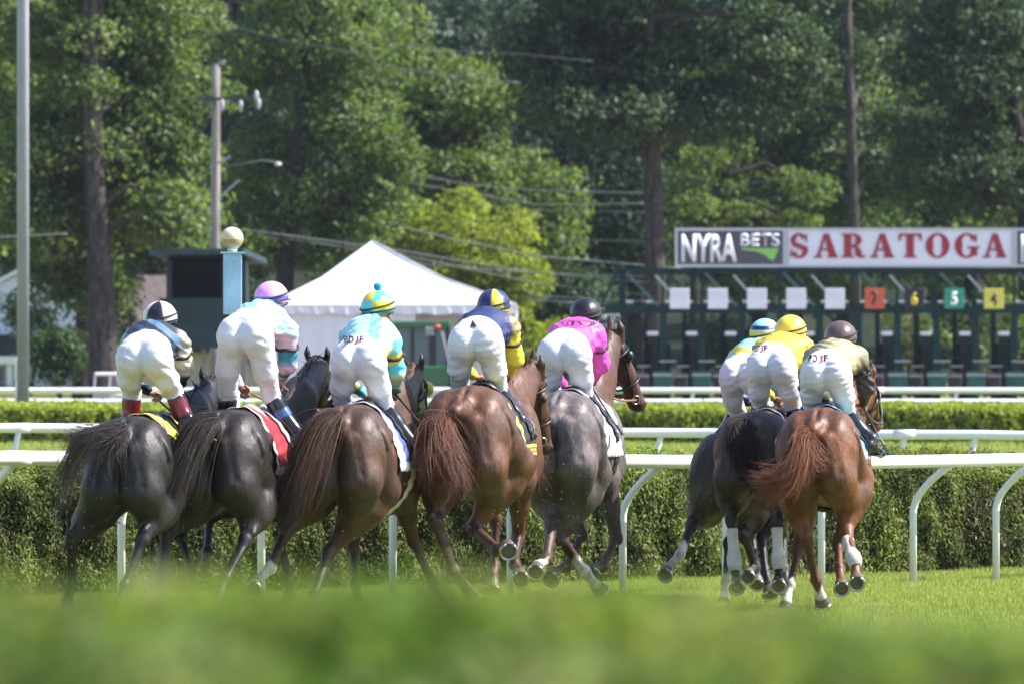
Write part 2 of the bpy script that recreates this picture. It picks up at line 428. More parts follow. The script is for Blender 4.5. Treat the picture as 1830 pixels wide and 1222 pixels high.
for i, x in enumerate(xs):
    m = MB(); m.bar(g(x, 553), g(x, 716), .16, .18); m.bar(g(x + 6, 560), g(x + 6, 668), .03)
    m.bar(g(x - 27, 553, 2.6), g(x - 27, 716, 2.6), .12, .14)
    m.bar(g(x - 3, 640, .2), g(x - 25, 640, 2.5), .05, .05); m.bar(g(x - 3, 600, .2), g(x - 25, 600, 2.5), .05, .05)
    # solid lower side panel of the stall
    pc = (g(x - 12, 680, 1.3)); m.box((pc.x, pc.y, 1.05), (.07, 2.3, 1.35), rz=R_(3))
    m.build('stall_divider', M_green, gate)
for i, x in enumerate(xs):
    m = MB(); c = (g(x - 24, 660, 2.45) + g(x + 14, 660, 2.45)) / 2; m.box((c.x, c.y, .80), (.62, .07, 1.45)); m.build('rear_door', M_green, gate, bevel=.02)
M_pad = mat('white_pad', (.78, .79, .8), .6)
M_pgreen = mat('green_canvas', (.018, .11, .075), .7, noise=(4, .2, None)); M_pbrown = mat('brown_canvas', (.07, .055, .055), .8, noise=(4, .2, None))
M_buckle = mat('grey_webbing', (.45, .46, .44), .7, noise=(18, .5, (.08, .1, .1)))
for i in range(13):
    x = 1166 + 69.7 * i
    m = MB(); c = g(x, 596, -.12); m.tube([c - Vector((.145, 0, 0)), c - Vector((.12, 0, 0)), c + Vector((.12, 0, 0)), c + Vector((.145, 0, 0))], [.04, .058, .058, .04], 12)
    m.build('nose_pad', M_pad, gate, smooth=True)
    x = 1190 + 70.0 * i - 6
    m = MB(); a = g(x - 17, 671, -.1); e = g(x + 17, 697, -.1); c = (a + e) / 2; m.box(c, (.48, .14, .62)); m.build('door_pad', M_pgreen, gate, bevel=.04)
    m = MB(); c = g(x - 37, 686, .15); m.box(c, (.34, .10, .60)); m.build('side_pad', M_pbrown, gate, bevel=.03)
    m = MB(); m.bar(g(x - 18, 669, -.2), g(x + 17, 669, -.2), .04, .07); m.bar(g(x - 6, 645, -.1), g(x + 24, 645, -.1), .03, .045)
    m.bar(g(x - 50, 671, 0), g(x - 24, 671, 0), .03, .05); m.bar(g(x - 45, 654, .2), g(x - 22, 654, .2), .03, .045); m.build('webbing_strap', M_buckle, gate)
m = MB()
for i in range(24):
    x = 1120 + 35 * i; m.tube([g(x, 541, 1.15), g(x + 14, 541, 1.15)], .045, 6)
m.build('gate_motors', mat('grey_casing', (.33, .36, .38), .5), gate)

def flat_text(name, body, m, parent, c, w, h, facing=(0, -1, 0), off=0.0, sp=1.0, dz=0.0):
    cu = bpy.data.curves.new(name, 'FONT'); cu.body = body; cu.align_x = 'CENTER'; cu.align_y = 'CENTER'; cu.offset = off; cu.space_character = sp
    ob = bpy.data.objects.new(name + '_tmp', cu); COL.objects.link(ob)
    dg = bpy.context.evaluated_depsgraph_get(); dg.update()
    me = bpy.data.meshes.new_from_object(ob.evaluated_get(dg)); bpy.data.objects.remove(ob); bpy.data.curves.remove(cu)
    v = np.zeros(len(me.vertices) * 3); me.vertices.foreach_get('co', v); v = v.reshape(-1, 3)
    lo = v.min(0); hi = v.max(0); v = (v - (lo + hi) / 2) / (hi - lo + 1e-9) * np.array([w, h, 0])
    v = np.stack([v[:, 0], np.zeros(len(v)), v[:, 1]], 1) + np.array(c)
    v -= np.array(base_of(parent))
    me.vertices.foreach_set('co', v.ravel()); me.name = name; me.materials.clear(); me.materials.append(m); me.update()
    o = bpy.data.objects.new(name, me); COL.objects.link(o); o.parent = parent
    s = o.modifiers.new('thick', 'SOLIDIFY'); s.thickness = .006; s.offset = 0
    return o

# number boards
nb = [(1214, None), (1282, None), (1352, None), (1422, None), (1491, None), (1562, '7'), (1633, '6'), (1704, '5'), (1775, '4')]
BC = {'7': ((.62, .12, .045), (.01, .01, .012)), '6': ((.012, .016, .03), (.70, .55, .02)), '5': ((.03, .30, .20), (.85, .87, .85)), '4': ((.75, .68, .10), (.01, .01, .012))}
blank_words = ['leftmost blank white number board hanging on the starting gate', 'second blank white number board from the left on the starting gate', 'third and middle blank white number board on the starting gate', 'fourth blank white number board from the left on the starting gate', 'blank white number board next to the orange number seven board']
for i, (x, s) in enumerate(nb):
    c = g(x, 534, -.26)
    col = BC[s][0] if s else (.80, .82, .84)
    m = MB(); m.box(c, (.50, .03, .52))
    lab = blank_words[i] if s is None else {'7': 'orange square number board with a black 7', '6': 'dark navy square number board with a yellow 6', '5': 'green square number board with a white 5', '4': 'yellow square number board with a black 4'}[s]
    o = tag(m.build('number_board', mat('board_' + (s or 'blank'), col, .5, noise=(3, .06, None)), base=c, bevel=.01), lab, 'number board', 'number boards hung along the starting gate')
    if s: flat_text('numeral', s, mat('numeral_' + s, BC[s][1], .5), o, (c.x, c.y - .022, c.z), .17, .34, off=.03)
# the long sign board
def sign(name, x0, x1, label, m):
    a = g(x0, 408, -.1); b = g(x1, 478, -.1); c = (a + b) / 2
    root = empty(name, (c.x, c.y, b.z), label, 'sign')
    k = MB(); k.box(c, (abs(b.x - a.x), .06, a.z - b.z)); k.build('panel', m, root)
    k = MB(); w = .07; y = c.y - .034; fx = abs(b.x - a.x)
    for zz in (a.z - w / 2, b.z + w / 2): k.box((c.x, y, zz), (fx, .05, w))
    for xx in (a.x + w / 2, b.x - w / 2): k.box((xx, y - .002, c.z), (w, .05, a.z - b.z - 2 * w))
    k.build('frame', mat('sign_frame', (.55, .56, .58), .5), root)
    return root, c
M_sgrey = mat('sign_slate', (.085, .085, .11), .5, noise=(1.0, .12, None)); M_swhite = mat('sign_white', (.80, .82, .86), .45)
s1, c1 = sign('sign_board', 1206, 1404, 'slate grey sign panel reading NYRA BETS left of the red lettered panel', M_sgrey)
flat_text('lettering', 'NYRA', M_swhite, s1, g(1267, 444, -.16), 99 / GS, 51 / GS, off=.035)
flat_text('lettering', 'BETS', M_swhite, s1, g(1358, 429, -.16), 70 / GS, 23 / GS, off=.018)
m = MB(); pp = [(1324, 444), (1392, 444), (1382, 466), (1376, 465), (1368, 457), (1350, 450), (1325, 447)]
vs = [g(x, y, -.16) for x, y in pp] + [g(x, y, -.15) for x, y in pp]; n = len(pp)
m.add(vs, [tuple(range(n)), tuple(range(2 * n - 1, n - 1, -1))] + [(i, (i + 1) % n, n + (i + 1) % n, n + i) for i in range(n)]); m.build('swoosh', mat('sign_lime', (.28, .60, .12), .5), s1)
s2, c2 = sign('sign_board', 1405, 1811, 'long white sign panel with red slab serif letters SARATOGA', M_swhite)
s3, c3 = sign('sign_board', 1812, 2010, 'slate grey sign panel cut off by the right edge of the picture', M_sgrey)
flat_text('lettering', 'NYRA', M_swhite, s3, g(1873, 444, -.16), 99 / GS, 51 / GS, off=.035)
flat_text('lettering', 'BETS', M_swhite, s3, g(1964, 429, -.16), 70 / GS, 23 / GS, off=.018)
# slab serif letters from strokes
def slab(ch, cx, w, m):
    y0, y1 = 418.0, 461.0; H = y1 - y0; cnt = [0]
    def P(u, v): return g(cx + (u - .5) * w, y1 - v * H, -.15)
    def poly(pts):
        cnt[0] += 1; d = -.006 * cnt[0]
        q = [P(u, v) + Vector((0, d, 0)) for u, v in pts]; q2 = [p + Vector((0, .02 + .012 * cnt[0] * 0 , 0)) for p in q]; n = len(q)
        m.add(q + q2, [tuple(range(n)), tuple(range(2 * n - 1, n - 1, -1))] + [(i, (i + 1) % n, n + (i + 1) % n, n + i) for i in range(n)])
    def rect(a, b, c, d): poly([(a, b), (c, b), (c, d), (a, d)])
    def ring(cu, cv, ru, rv, t0, t1, thk, thn, n=22):
        cnt[0] += 1; d = -.006 * cnt[0]; vs = []
        for i in range(n + 1):
            a = t0 + (t1 - t0) * i / n; k = thn + (thk - thn) * abs(cos(a)) ** 1.5
            for rr in (0, 1):
                u = cu + (ru - rr * k) * cos(a); v = cv + (rv - rr * k * .8) * sin(a)
                for dd in (0, .02): vs.append(P(u, v) + Vector((0, d + dd, 0)))
        fs = []
        for i in range(n):
            b_ = i * 4; fs += [(b_, b_ + 4, b_ + 6, b_ + 2), (b_ + 1, b_ + 3, b_ + 7, b_ + 5), (b_, b_ + 1, b_ + 5, b_ + 4), (b_ + 2, b_ + 6, b_ + 7, b_ + 3)]
        m.add(vs, fs)
    if ch == 'A':
        poly([(.38, 1), (.62, 1), (.95, .06), (.62, .06)]); poly([(.38, .92), (.50, 1), (.24, .06), (.11, .06)])
        rect(.25, .30, .70, .38); rect(.0, 0, .34, .08); rect(.56, 0, 1.0, .08)
    elif ch == 'R':
        rect(.10, .05, .41, .95); rect(0, 0, .50, .08); rect(0, .92, .5, 1)
        ring(.50, .73, .34, .27, -pi / 2, pi / 2, .30, .11); rect(.34, .46, .5, .54)
        ring(.46, .22, .36, .29, 0, pi / 2, .28, .10); poly([(.54, .22), (.82, .22), (.86, .07), (.74, .0), (.60, .07)]); poly([(.72, 0), (.84, .07), (.95, .07), (1.0, .15), (.98, .02), (.86, -.02)])
    elif ch == 'T':
        rect(.34, .05, .66, .95); rect(.24, 0, .76, .08); rect(.02, .91, .98, 1); poly([(.02, .70), (.08, .70), (.16, .92), (.02, .92)]); poly([(.98, .70), (.92, .70), (.84, .92), (.98, .92)])
    elif ch == 'O':
        ring(.5, .5, .5, .52, 0, 2 * pi, .33, .10, 36)
    elif ch == 'G':
        ring(.5, .5, .5, .52, .22 * pi, 1.72 * pi, .33, .10, 32); rect(.52, .40, 1.04, .47); rect(.66, .08, .94, .42); poly([(.80, .66), (.92, .66), (.92, 1.0), (.84, .92)])
    elif ch == 'S':
        ring(.47, .73, .40, .29, .12 * pi, 1.12 * pi, .28, .13); ring(.50, .26, .42, .29, -.95 * pi, .12 * pi, .28, .13)
        poly([(.07, .74), (.34, .64), (.93, .44), (.93, .22), (.66, .30), (.16, .48)]); poly([(.80, .64), (.88, .64), (.90, 1.0), (.80, .9)]); poly([(.06, 0), (.14, .1), (.16, .36), (.08, .36)])
m = MB()
for ch, cx in zip('SARATOGA', (1428, 1476, 1525, 1576, 1626, 1675, 1727, 1777)): slab(ch, cx, 43 if ch != 'S' else 36, m)
m.build('lettering', mat('sign_red', (.36, .022, .045), .5), s2)
# small sign beyond the left end of the gate
c = g(1087, 577, 1.5); root = empty('board_sign', (c.x, c.y, 0), 'small dark sign with pale lettering at the left end of the gate', 'sign')
m = MB(); m.box(c, (.78, .05, .62)); m.bar(Vector((c.x, c.y + .04, 0)), Vector((c.x, c.y + .04, c.z)), .06); m.build('panel', mat('sign_dark', (.02, .035, .045), .5), root)
M_pale = mat('sign_pale', (.45, .55, .62), .5)
flat_text('lettering', 'UNITED', M_pale, root, (c.x, c.y - .035, c.z + .13), .66, .17, off=.02); flat_text('lettering', 'TOTE', M_pale, root, (c.x, c.y - .035, c.z - .12), .50, .17, off=.02)
# ------------------------------------------------------------------ trees
def leafmat(name, c, c2, tr=.35, sc=.5, bp=None):
    return mat(name, c, .55, spec=.3, transl=tr, islands=.45, noise=((sc, .7, c2), (2.2, .3, None)), extra=bp)
M_bark = mat('bark_grey', (.070, .062, .056), .95, spec=.1, noise=((3.0, .35, None, (3, 3, .6)), (14.0, .3, None)), bump=(9, .9, (2.5, 2.5, .5)), bdist=.05)
M_bark2 = mat('bark_dark', (.04, .035, .032), .95, spec=.1, noise=((3.0, .35, None, (3, 3, .6)),), bump=(9, .9, (2.5, 2.5, .5)), bdist=.05)
LM = {
 'mid': leafmat('leaf_mid', (.095, .135, .045), (.16, .20, .062), tr=.42),
 'dark': leafmat('leaf_dark', (.046, .074, .036), (.078, .115, .048), tr=.3),
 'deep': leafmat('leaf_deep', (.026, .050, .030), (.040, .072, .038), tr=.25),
 'lime': leafmat('leaf_lime', (.095, .135, .040), (.155, .185, .055), tr=.42),
 'yellow': leafmat('leaf_yellow', (.22, .255, .035), (.33, .35, .05), tr=.42),
 'shrub': leafmat('leaf_shrub', (.035, .070, .022), (.07, .12, .03), tr=.3),
}
def crown_np(seed, blobs, leaf, per_area, asp=.62, up=.55, fill=.25):
    """blobs: (x,y,z,rx,ry,rz). Leaves sit through the outer half of every blob."""
    rs = np.random.RandomState(seed); VV = []; FF = []; k = 0
    for (x, y, z, rx, ry, rz) in blobs:
        n = int(per_area * (rx * ry + ry * rz + rx * rz) * 4.2 / 1.0)
        d = unit(rs.normal(size=(n, 3)) + np.array([0, 0, up * .6]))
        rr = rs.uniform(.45, 1.0, n) ** .6 + rs.normal(0, .07, n)
        lump = 1 + .22 * np.sin(d[:, 0] * 5 + x * 3) * np.sin(d[:, 1] * 5 + y) + .16 * np.sin(d[:, 2] * 9 + z * 5 + d[:, 0] * 6)
        P = np.array([x, y, z]) + d * np.array([rx, ry, rz]) * (rr * lump)[:, None]
        Nn = unit(d * .7 + np.array([0, 0, up]) + rs.normal(0, .55, (n, 3)))
        V, Fq = rhombs(P, Nn, leaf, asp, rs, droop=.15)
        VV.append(V); FF.append(Fq + k); k += len(V)
    return np.concatenate(VV), np.concatenate(FF)

def blobs_in(rs, c, r, n, br, flat=.6, shell=.5):
    out = []
    for i in range(n):
        while True:
            d = rs.uniform(-1, 1, 3)
            q = np.linalg.norm(d)
            if q < 1 and q > shell * rs.uniform(0, 1): break
        s = br * rs.uniform(.65, 1.25)
        out.append((c[0] + d[0] * r[0], c[1] + d[1] * r[1], c[2] + d[2] * r[2], s, s, s * flat))
    return out

def trunk_tube(m, pts, rad, n=12, seed=0):
    rs = random.Random(seed); P = []; Rr = []
    pts = [Vector(p) for p in pts]
    for i in range(len(pts) - 1):
        for k in range(6):
            t = k / 6; P.append(pts[i].lerp(pts[i + 1], t)); Rr.append((rad[i] * (1 - t) + rad[i + 1] * t) * (1 + rs.uniform(-.05, .05)))
    P.append(pts[-1]); Rr.append(rad[-1])
    m.tube(P, Rr, n)

def tree(name, label, base, trunk, trad, blobs, leafm, barkm, leaf=.2, dens=26, seed=1, limbs=10, group=None, up=.55):
    root = empty(name, base, label, 'tree', group)
    m = MB(); trunk_tube(m, trunk, trad, seed=seed)
    rs = random.Random(seed)
    bl = rs.sample(blobs, min(limbs, len(blobs)))
    for b in bl:
        t0 = Vector(b[:3]); src = None
        for i in range(len(trunk) - 1):
            a, c = Vector(trunk[i]), Vector(trunk[i + 1])
            for k in range(5):
                q = a.lerp(c, k / 5)
                if q.z < t0.z + .2 and q.z > trunk[1][2] if len(trunk) > 2 else q.z < t0.z:
                    if src is None or (q - t0).length < (src - t0).length: src = q
        if src is None: src = Vector(trunk[-1])
        mid = (src + t0) / 2 + Vector((rs.uniform(-.3, .3), rs.uniform(-.3, .3), rs.uniform(0, .6)))
        r0 = min(.13, .035 * (t0 - src).length + .02)
        trunk_tube(m, [src, mid, t0], [r0, r0 * .65, r0 * .25], 7, seed)
    m.build('trunk', barkm, root, smooth=True)
    V, Fq = crown_np(seed, blobs, leaf, dens, up=up)
    mesh_np('crown', V, Fq, leafm, parent=root)
    return root

def img_blobs(rs, regions, Y, depth, br, flat=.65, back=0.0):
    """regions: (px, py, rx_px, ry_px, n) ellipses of the crown's outline turned into real-size clumps at distance Y"""
    s = F / Y; out = []
    for (px, py, rx, ry, n) in regions:
        c = at(px, py, Y)
        out += blobs_in(rs, (c.x, Y + back, c.z), (rx / s, depth, ry / s), n, br, flat, .55)
    return out
def path_at(Y, pts, dy=0): return [tuple(at(x, y, Y)) for x, y in pts]
rs = np.random.RandomState(11)

Y = 212; bl = img_blobs(rs, [(190, 90, 190, 160, 46), (240, 250, 110, 90, 14), (90, 260, 100, 90, 12), (260, 400, 80, 80, 9), (90, 430, 80, 60, 7), (230, -160, 190, 160, 34), (130, 500, 60, 50, 4), (300, 330, 60, 90, 8), (60, 330, 70, 90, 8)], Y, 2.8, .95, back=2.2)
tree('broadleaf_tree', 'big leafy tree with a thick grey trunk left of the dark green hut', (at(183, 720, Y).x, Y, 0), path_at(Y, [(186, 722), (183, 560), (170, 330), (163, 180), (160, 40), (175, -160)]), [.40, .33, .27, .24, .19, .10], bl, LM['mid'], M_bark, 0.172, 52, 21, 12)
Y = 222; bl = img_blobs(rs, [(0, 120, 90, 150, 22), (-40, 340, 90, 110, 12), (-30, -150, 110, 160, 18)], Y, 2.5, .9)
tree('broadleaf_tree', 'leafy tree at the left edge of the picture behind the tall grey pole', (at(-60, 720, Y).x, Y, 0), path_at(Y, [(-60, 722), (-55, 400), (-30, 100), (-30, -200)]), [.35, .28, .2, .1], bl, LM['mid'], M_bark, 0.172, 52, 22, 8)
Y = 226; bl = img_blobs(rs, [(150, 590, 26, 60, 3), (110, 500, 40, 30, 4)], Y, 1.0, .6)
tree('broadleaf_tree', 'slim dark-trunked tree close behind the thick grey trunk', (at(148, 720, Y).x, Y, 0), path_at(Y, [(146, 722), (150, 600), (155, 430), (150, 250)]), [.27, .25, .2, .12], bl, LM['dark'], M_bark2, 0.158, 52, 23, 2)
Y = 238; bl = img_blobs(rs, [(590, 60, 120, 90, 22), (480, 120, 90, 110, 16), (620, 260, 110, 90, 20), (480, 330, 90, 90, 14), (640, 370, 90, 60, 10), (420, 440, 80, 60, 8), (560, -120, 140, 120, 20), (600, 440, 80, 50, 8)], Y, 2.6, .9, back=1.2)
tree('broadleaf_tree', 'dark-trunked leaning tree between the utility pole and the white tent', (at(505, 720, Y).x, Y, 0), path_at(Y, [(500, 722), (510, 480), (535, 260), (545, 120), (560, -20), (575, -160)]), [.30, .25, .20, .17, .12, .06], bl, LM['mid'], M_bark2, 0.172, 50, 24, 14)
Y = 262; bl = img_blobs(rs, [(760, 190, 120, 90, 24), (850, 200, 60, 80, 12), (800, 330, 130, 90, 24), (900, 380, 110, 90, 22), (960, 430, 60, 60, 8), (650, 120, 90, 110, 16)], Y, 3.5, 1.15)
tree('broadleaf_tree', 'tall pale green tree rising behind the yellow one, above the tent', (at(820, 690, Y).x, Y, .0), path_at(Y, [(820, 680), (810, 450), (780, 250), (760, 150)]), [.35, .28, .2, .08], bl, LM['lime'], M_bark, 0.224, 30, 25, 10)
Y = 244; bl = img_blobs(rs, [(850, 400, 85, 60, 16), (870, 470, 110, 70, 24), (820, 520, 110, 60, 14), (930, 530, 60, 60, 10), (760, 430, 45, 60, 7), (970, 590, 50, 60, 6)], Y, 2.0, .60)
tree('maple_tree', 'bright yellow-green tree right behind the white tent', (at(860, 710, Y).x, Y, 0), path_at(Y, [(865, 706), (862, 560), (858, 430)]), [.2, .15, .06], bl, LM['yellow'], M_bark, 0.132, 80, 26, 8)
Y = 230; bl = img_blobs(rs, [(1080, 70, 190, 90, 34), (1160, 200, 190, 60, 22), (1330, 120, 130, 120, 26), (1150, -120, 230, 140, 40), (1000, 170, 80, 40, 6), (1100, 210, 90, 40, 8)], Y, 3.2, 1.0, .55, back=.8)
tree('broadleaf_tree', 'large dark tree with a straight bare trunk at the left end of the starting gate', (at(1170, 715, Y).x, Y, 0), path_at(Y, [(1172, 712), (1170, 450), (1166, 300), (1163, 150), (1158, 0), (1158, -180)]), [.30, .275, .25, .21, .16, .08], bl, LM['dark'], M_bark, 0.178, 52, 27, 12)
Y = 246; bl = img_blobs(rs, [(1250, 345, 80, 40, 8), (1300, 380, 60, 25, 5), (1220, 420, 40, 50, 4), (1420, 350, 60, 60, 6), (1290, 250, 90, 50, 6)], Y, 1.5, .7, .5)
tree('understorey_tree', 'small lime green tree glowing behind the slate grey sign panel', (at(1235, 706, Y).x, Y, 0), path_at(Y, [(1235, 703), (1240, 500), (1270, 360), (1330, 250)]), [.14, .11, .07, .03], bl, LM['lime'], M_bark2, 0.145, 52, 28, 8)
Y = 250; bl = img_blobs(rs, [(1500, 60, 150, 120, 34), (1420, 230, 110, 90, 22), (1590, 260, 120, 90, 22), (1520, -150, 180, 140, 30), (1480, 340, 120, 50, 12)], Y, 3.0, 1.0, .55, back=3.2)
tree('broadleaf_tree', 'tree with a thin straight trunk rising above the first letters of the red lettered sign', (at(1528, 705, Y).x, Y, 0), path_at(Y, [(1530, 702), (1527, 400), (1520, 200), (1514, 0), (1512, -200)]), [.17, .155, .14, .12, .06], bl, LM['dark'], M_bark, 0.178, 44, 29, 10)
Y = 236; bl = img_blobs(rs, [(1760, 120, 130, 130, 34), (1700, 300, 120, 80, 20), (1830, 320, 90, 80, 14), (1780, -150, 170, 140, 30)], Y, 3.2, 1.0, .55)
tree('broadleaf_tree', 'dark broad tree at the right edge of the picture above the gate', (at(1835, 712, Y).x, Y, 0), path_at(Y, [(1838, 710), (1832, 400), (1826, 250), (1790, 100), (1760, -60)]), [.26, .22, .2, .14, .06], bl, LM['dark'], M_bark2, 0.178, 48, 30, 12)
# low bushes
def bush(label, px, py, Y, rx, ry, n, br, lm, seed, name='bush', cat='bush', zf=0):
    bl = img_blobs(rs, [(px, py, rx, ry, n)], Y, rx / (F / Y) * .6, br, .8)
    root = empty(name, (at(px, py, Y).x, Y, zf), label, cat)
    V, Fq = crown_np(seed, bl, .14, 60); mesh_np('foliage', V, Fq, lm, parent=root)
    m = MB()
    for k in range(5): m.tube([Vector((at(px, py, Y).x, Y, zf)), Vector(bl[k % len(bl)][:3])], [.03, .01], 5)
    m.build('stem', M_bark2, root)
bush('dark leafy shrub between the house porch and the thick grey trunk', 110, 640, 219, 42, 34, 16, .5, LM['shrub'], 41)
bush('small shrub with bare lower branches beside the tall grey pole', 55, 560, 238, 45, 40, 8, .5, LM['mid'], 42)
bush('pale shrub with hanging leaves right of the thick grey trunk', 232, 560, 240, 30, 60, 8, .45, LM['lime'], 43)
bush('dark bush low behind the hut and the tent edge', 480, 560, 246, 50, 80, 12, .8, LM['dark'], 44)
bush('grey-green bush behind the gap between tent and starting gate', 1010, 560, 262, 60, 60, 12, .9, LM['shrub'], 45)
bush('sunlit bush seen through the starting gate stalls below number six', 1625, 620, 232, 60, 50, 10, .5, LM['lime'], 46)
bush('bush seen through the starting gate stalls below number four', 1760, 600, 233, 70, 60, 12, .6, LM['mid'], 47)
bush('dark bush seen through the stalls under the blank boards', 1300, 610, 234, 90, 60, 14, .6, LM['dark'], 48)

# wood on the hillside: copies of a few built trees, each its own crown and trunk
protos = []
def proto(seed, lm, hgt):
    r = np.random.RandomState(seed)
    bl = blobs_in(r, (0, 0, hgt * .58), (hgt * .30, hgt * .30, hgt * .40), 46, hgt * .085, .62, .6)
    V, Fq = crown_np(seed, bl, .27, 17.0)
    c = mesh_np('crown', V, Fq, lm); m = MB(); trunk_tube(m, [(0, 0, -.6), (.2, 0, hgt * .4), (0, .2, hgt * .85)], [.3, .22, .06], 8, seed)
    for b in bl[::6]: m.tube([(0.1, 0, b[2] * .7), b[:3]], [.09, .02], 5)
    t = m.build('trunk', M_bark2, smooth=True)
    protos.append((c, t))
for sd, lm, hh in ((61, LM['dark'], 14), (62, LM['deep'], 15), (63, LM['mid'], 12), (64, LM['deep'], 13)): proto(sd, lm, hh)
rr = random.Random(5); first = set()
spots = []
for row, (Yr, n) in enumerate(((278, 11), (308, 12), (345, 13), (390, 14), (440, 14))):
    half = Yr * .0685 + 3
    for i in range(n):
        spots.append((-half + 2 * half * (i + rr.uniform(.15, .85)) / n, Yr + rr.uniform(-7, 7), row))
lime_spots = 0
for (x, y, row) in spots:
    k = rr.choice((0, 1, 2, 3, 1, 0)) if row < 3 else rr.choice((1, 3, 0))
    z = float(hillz(np.array(x), np.array(y))) if y > 285 else 0
    px = 915 + x * F / y
    e = empty('woodland_tree', (x, y, z), 'dark leafy tree standing in the dense wood on the slope', 'tree', 'trees of the wood on the slope behind the track')
    sc_ = rr.uniform(.85, 1.2); e.rotation_euler = (0, 0, rr.uniform(0, 6.28)); e.scale = (sc_, sc_, sc_)
    for src in protos[k]:
        if src.name in first: o = src.copy(); COL.objects.link(o)
        else: o = src; first.add(src.name)
        o.parent = e; o.location = (0, 0, 0)
for c, t in protos:
    for q in (c, t):
        if q.parent is None: bpy.data.objects.remove(q)

# ------------------------------------------------------------------ tall grey pole
Y = 150; c = at(41, 700, Y)
root = empty('light_pole', (c.x, Y, 0), 'tall smooth grey steel pole at the left edge of the picture', 'pole')
m = MB(); zt = 18.0; m.tube([(c.x, Y, 0), (c.x, Y, zt * .5), (c.x, Y, zt)], [.108, .103, .095], 20); m.build('shaft', mat('pole_grey', (.34, .33, .41), .5, noise=(.8, .08, None)), root, smooth=True)
m = MB(); m.box((c.x, Y, .04), (.45, .45, .08)); m.build('base_plate', M_grey, root)
m = MB(); m.box((c.x, Y, zt + .1), (2.2, .3, .3)); m.build('lamp_head', M_grey, root)
# small white meter post beside it
c = at(31, 660, 160); root = empty('marker_post', (c.x, 160, 0), 'short white rounded post low beside the tall grey pole', 'post')
m = MB(); m.tube([(c.x, 160, 0), (c.x, 160, 1.05)], .035, 10); m.tube([(c.x, 160, 1.0), (c.x, 160, 1.04), (c.x, 160, 1.36), (c.x, 160, 1.44)], [.03, .055, .055, .02], 12); m.build('shaft', M_white, root, smooth=True)
# ------------------------------------------------------------------ utility pole and wires
Y = 208; M_upole = mat('weathered_pole', (.24, .225, .20), .9, spec=.1, noise=((2, .3, None, (4, 4, .5)),), bump=(8, .5, (4, 4, .4)))
c = at(384, 715, Y); root = empty('utility_pole', (c.x, Y, 0), 'weathered wooden utility pole with insulators among the trees above the hut', 'utility pole')
m = MB(); t0 = at(386, 116, Y); trunk_tube(m, [(c.x, Y, 0), tuple(t0)], [.135, .10], 14); m.build('shaft', M_upole, root, smooth=True)
m = MB(); m.bar(at(352, 178, Y - .2), at(470, 176, Y - .2), .08); m.build('cross_arm', mat('arm_dark', (.05, .05, .05), .7), root)
m = MB(); m.bar(at(384, 360, Y), at(428, 322, Y), .05); m.build('guy_bracket', M_grey, root)
m = MB(); m.bar(at(375, 300, Y - .2), at(412, 280, Y - .2), .05); m.build('side_bracket', M_grey, root)
M_glass = mat('pale_ceramic', (.36, .38, .40), .2)
for x, y in ((397, 188), (430, 190), (458, 172), (462, 186)):
    m = MB(); p = at(x, y, Y - .25); m.tube([p + Vector((0, 0, .14)), p + Vector((0, 0, .10)), p, p - Vector((0, 0, .12)), p - Vector((0, 0, .15))], [.015, .05, .065, .04, .015], 10); m.build('insulator', M_glass, root, smooth=True)
m = MB(); m.tube([at(398, 116, Y), at(398, 108, Y)], [.03, .09], 8); m.bar(t0, at(398, 112, Y), .03); m.build('top_pin', M_glass, root)
M_wire = mat('wire_pale', (.24, .25, .26), .5); M_wire2 = mat('wire_dark', (.10, .11, .12), .5)
wires = [  # (points, Y, radius, dark, label)
 ([(430, 410), (700, 446), (950, 487), (1180, 507)], 236, .030, 0, 'thick pale cable running down from the utility pole over the tent'),
 ([(430, 416), (720, 456), (960, 507), (1180, 530)], 237, .024, 0, 'thinner pale cable just below the thick one over the tent'),
 ([(470, 430), (730, 470), (960, 489), (1230, 497)], 238, .024, 0, 'pale cable passing behind the yellow-green tree'),
 ([(670, 395), (820, 430), (960, 458), (1240, 482)], 239, .030, 0, 'pale cable entering behind the straight trunk at the gate'),
 ([(940, 528), (1060, 534), (1200, 541)], 234, .032, 0, 'upper of the two lowest pale cables near the gate'),
 ([(940, 536), (1060, 543), (1200, 549)], 235, .032, 0, 'lower of the two lowest pale cables near the gate'),
 ([(690, 300), (830, 330), (960, 341), (1170, 346)], 256, .022, 0, 'grey wire crossing halfway up, right of the dark leaning tree'),
 ([(700, 322), (960, 366), (1160, 364)], 257, .020, 0, 'grey wire just under the one crossing halfway up'),
 ([(760, 360), (980, 377), (1160, 380)], 258, .018, 1, 'faint dark wire above the yellow-green tree'),
 ([(640, 70), (780, 90), (930, 97), (1060, 110)], 210, .014, 1, 'thin dark wire high up in the middle of the picture'),
 ([(650, 110), (760, 130), (930, 148)], 211, .018, 1, 'thicker dark wire high up before the pale green tree'),
 ([(310, 38), (376, 36), (500, 70), (640, 96)], 214, .014, 1, 'thin wire near the top left above the utility pole'),
 ([(990, 428), (1080, 430), (1170, 432)], 259, .022, 1, 'short dark wire left of the straight trunk'),
 ([(1270, 340), (1340, 328), (1420, 318)], 246, .018, 1, 'faint wire in the trees right of the straight trunk'),
 ([(-10, 425), (60, 421), (120, 418)], 205, .022, 0, 'wire behind the tall grey pole at the left edge')]
for pts, Y, r, dk, lab in wires:
    r *= .58
    P = [at(x, y, Y) for x, y in pts]; Q = []
    for i in range(len(P) - 1):
        for k in range(6): Q.append(P[i].lerp(P[i + 1], k / 6))
    Q.append(P[-1])
    m = MB(); m.tube(Q, r, 6); tag(m.build('overhead_wire', M_wire2 if dk else M_wire, base=P[0], smooth=True), lab, 'wire', 'overhead wires')
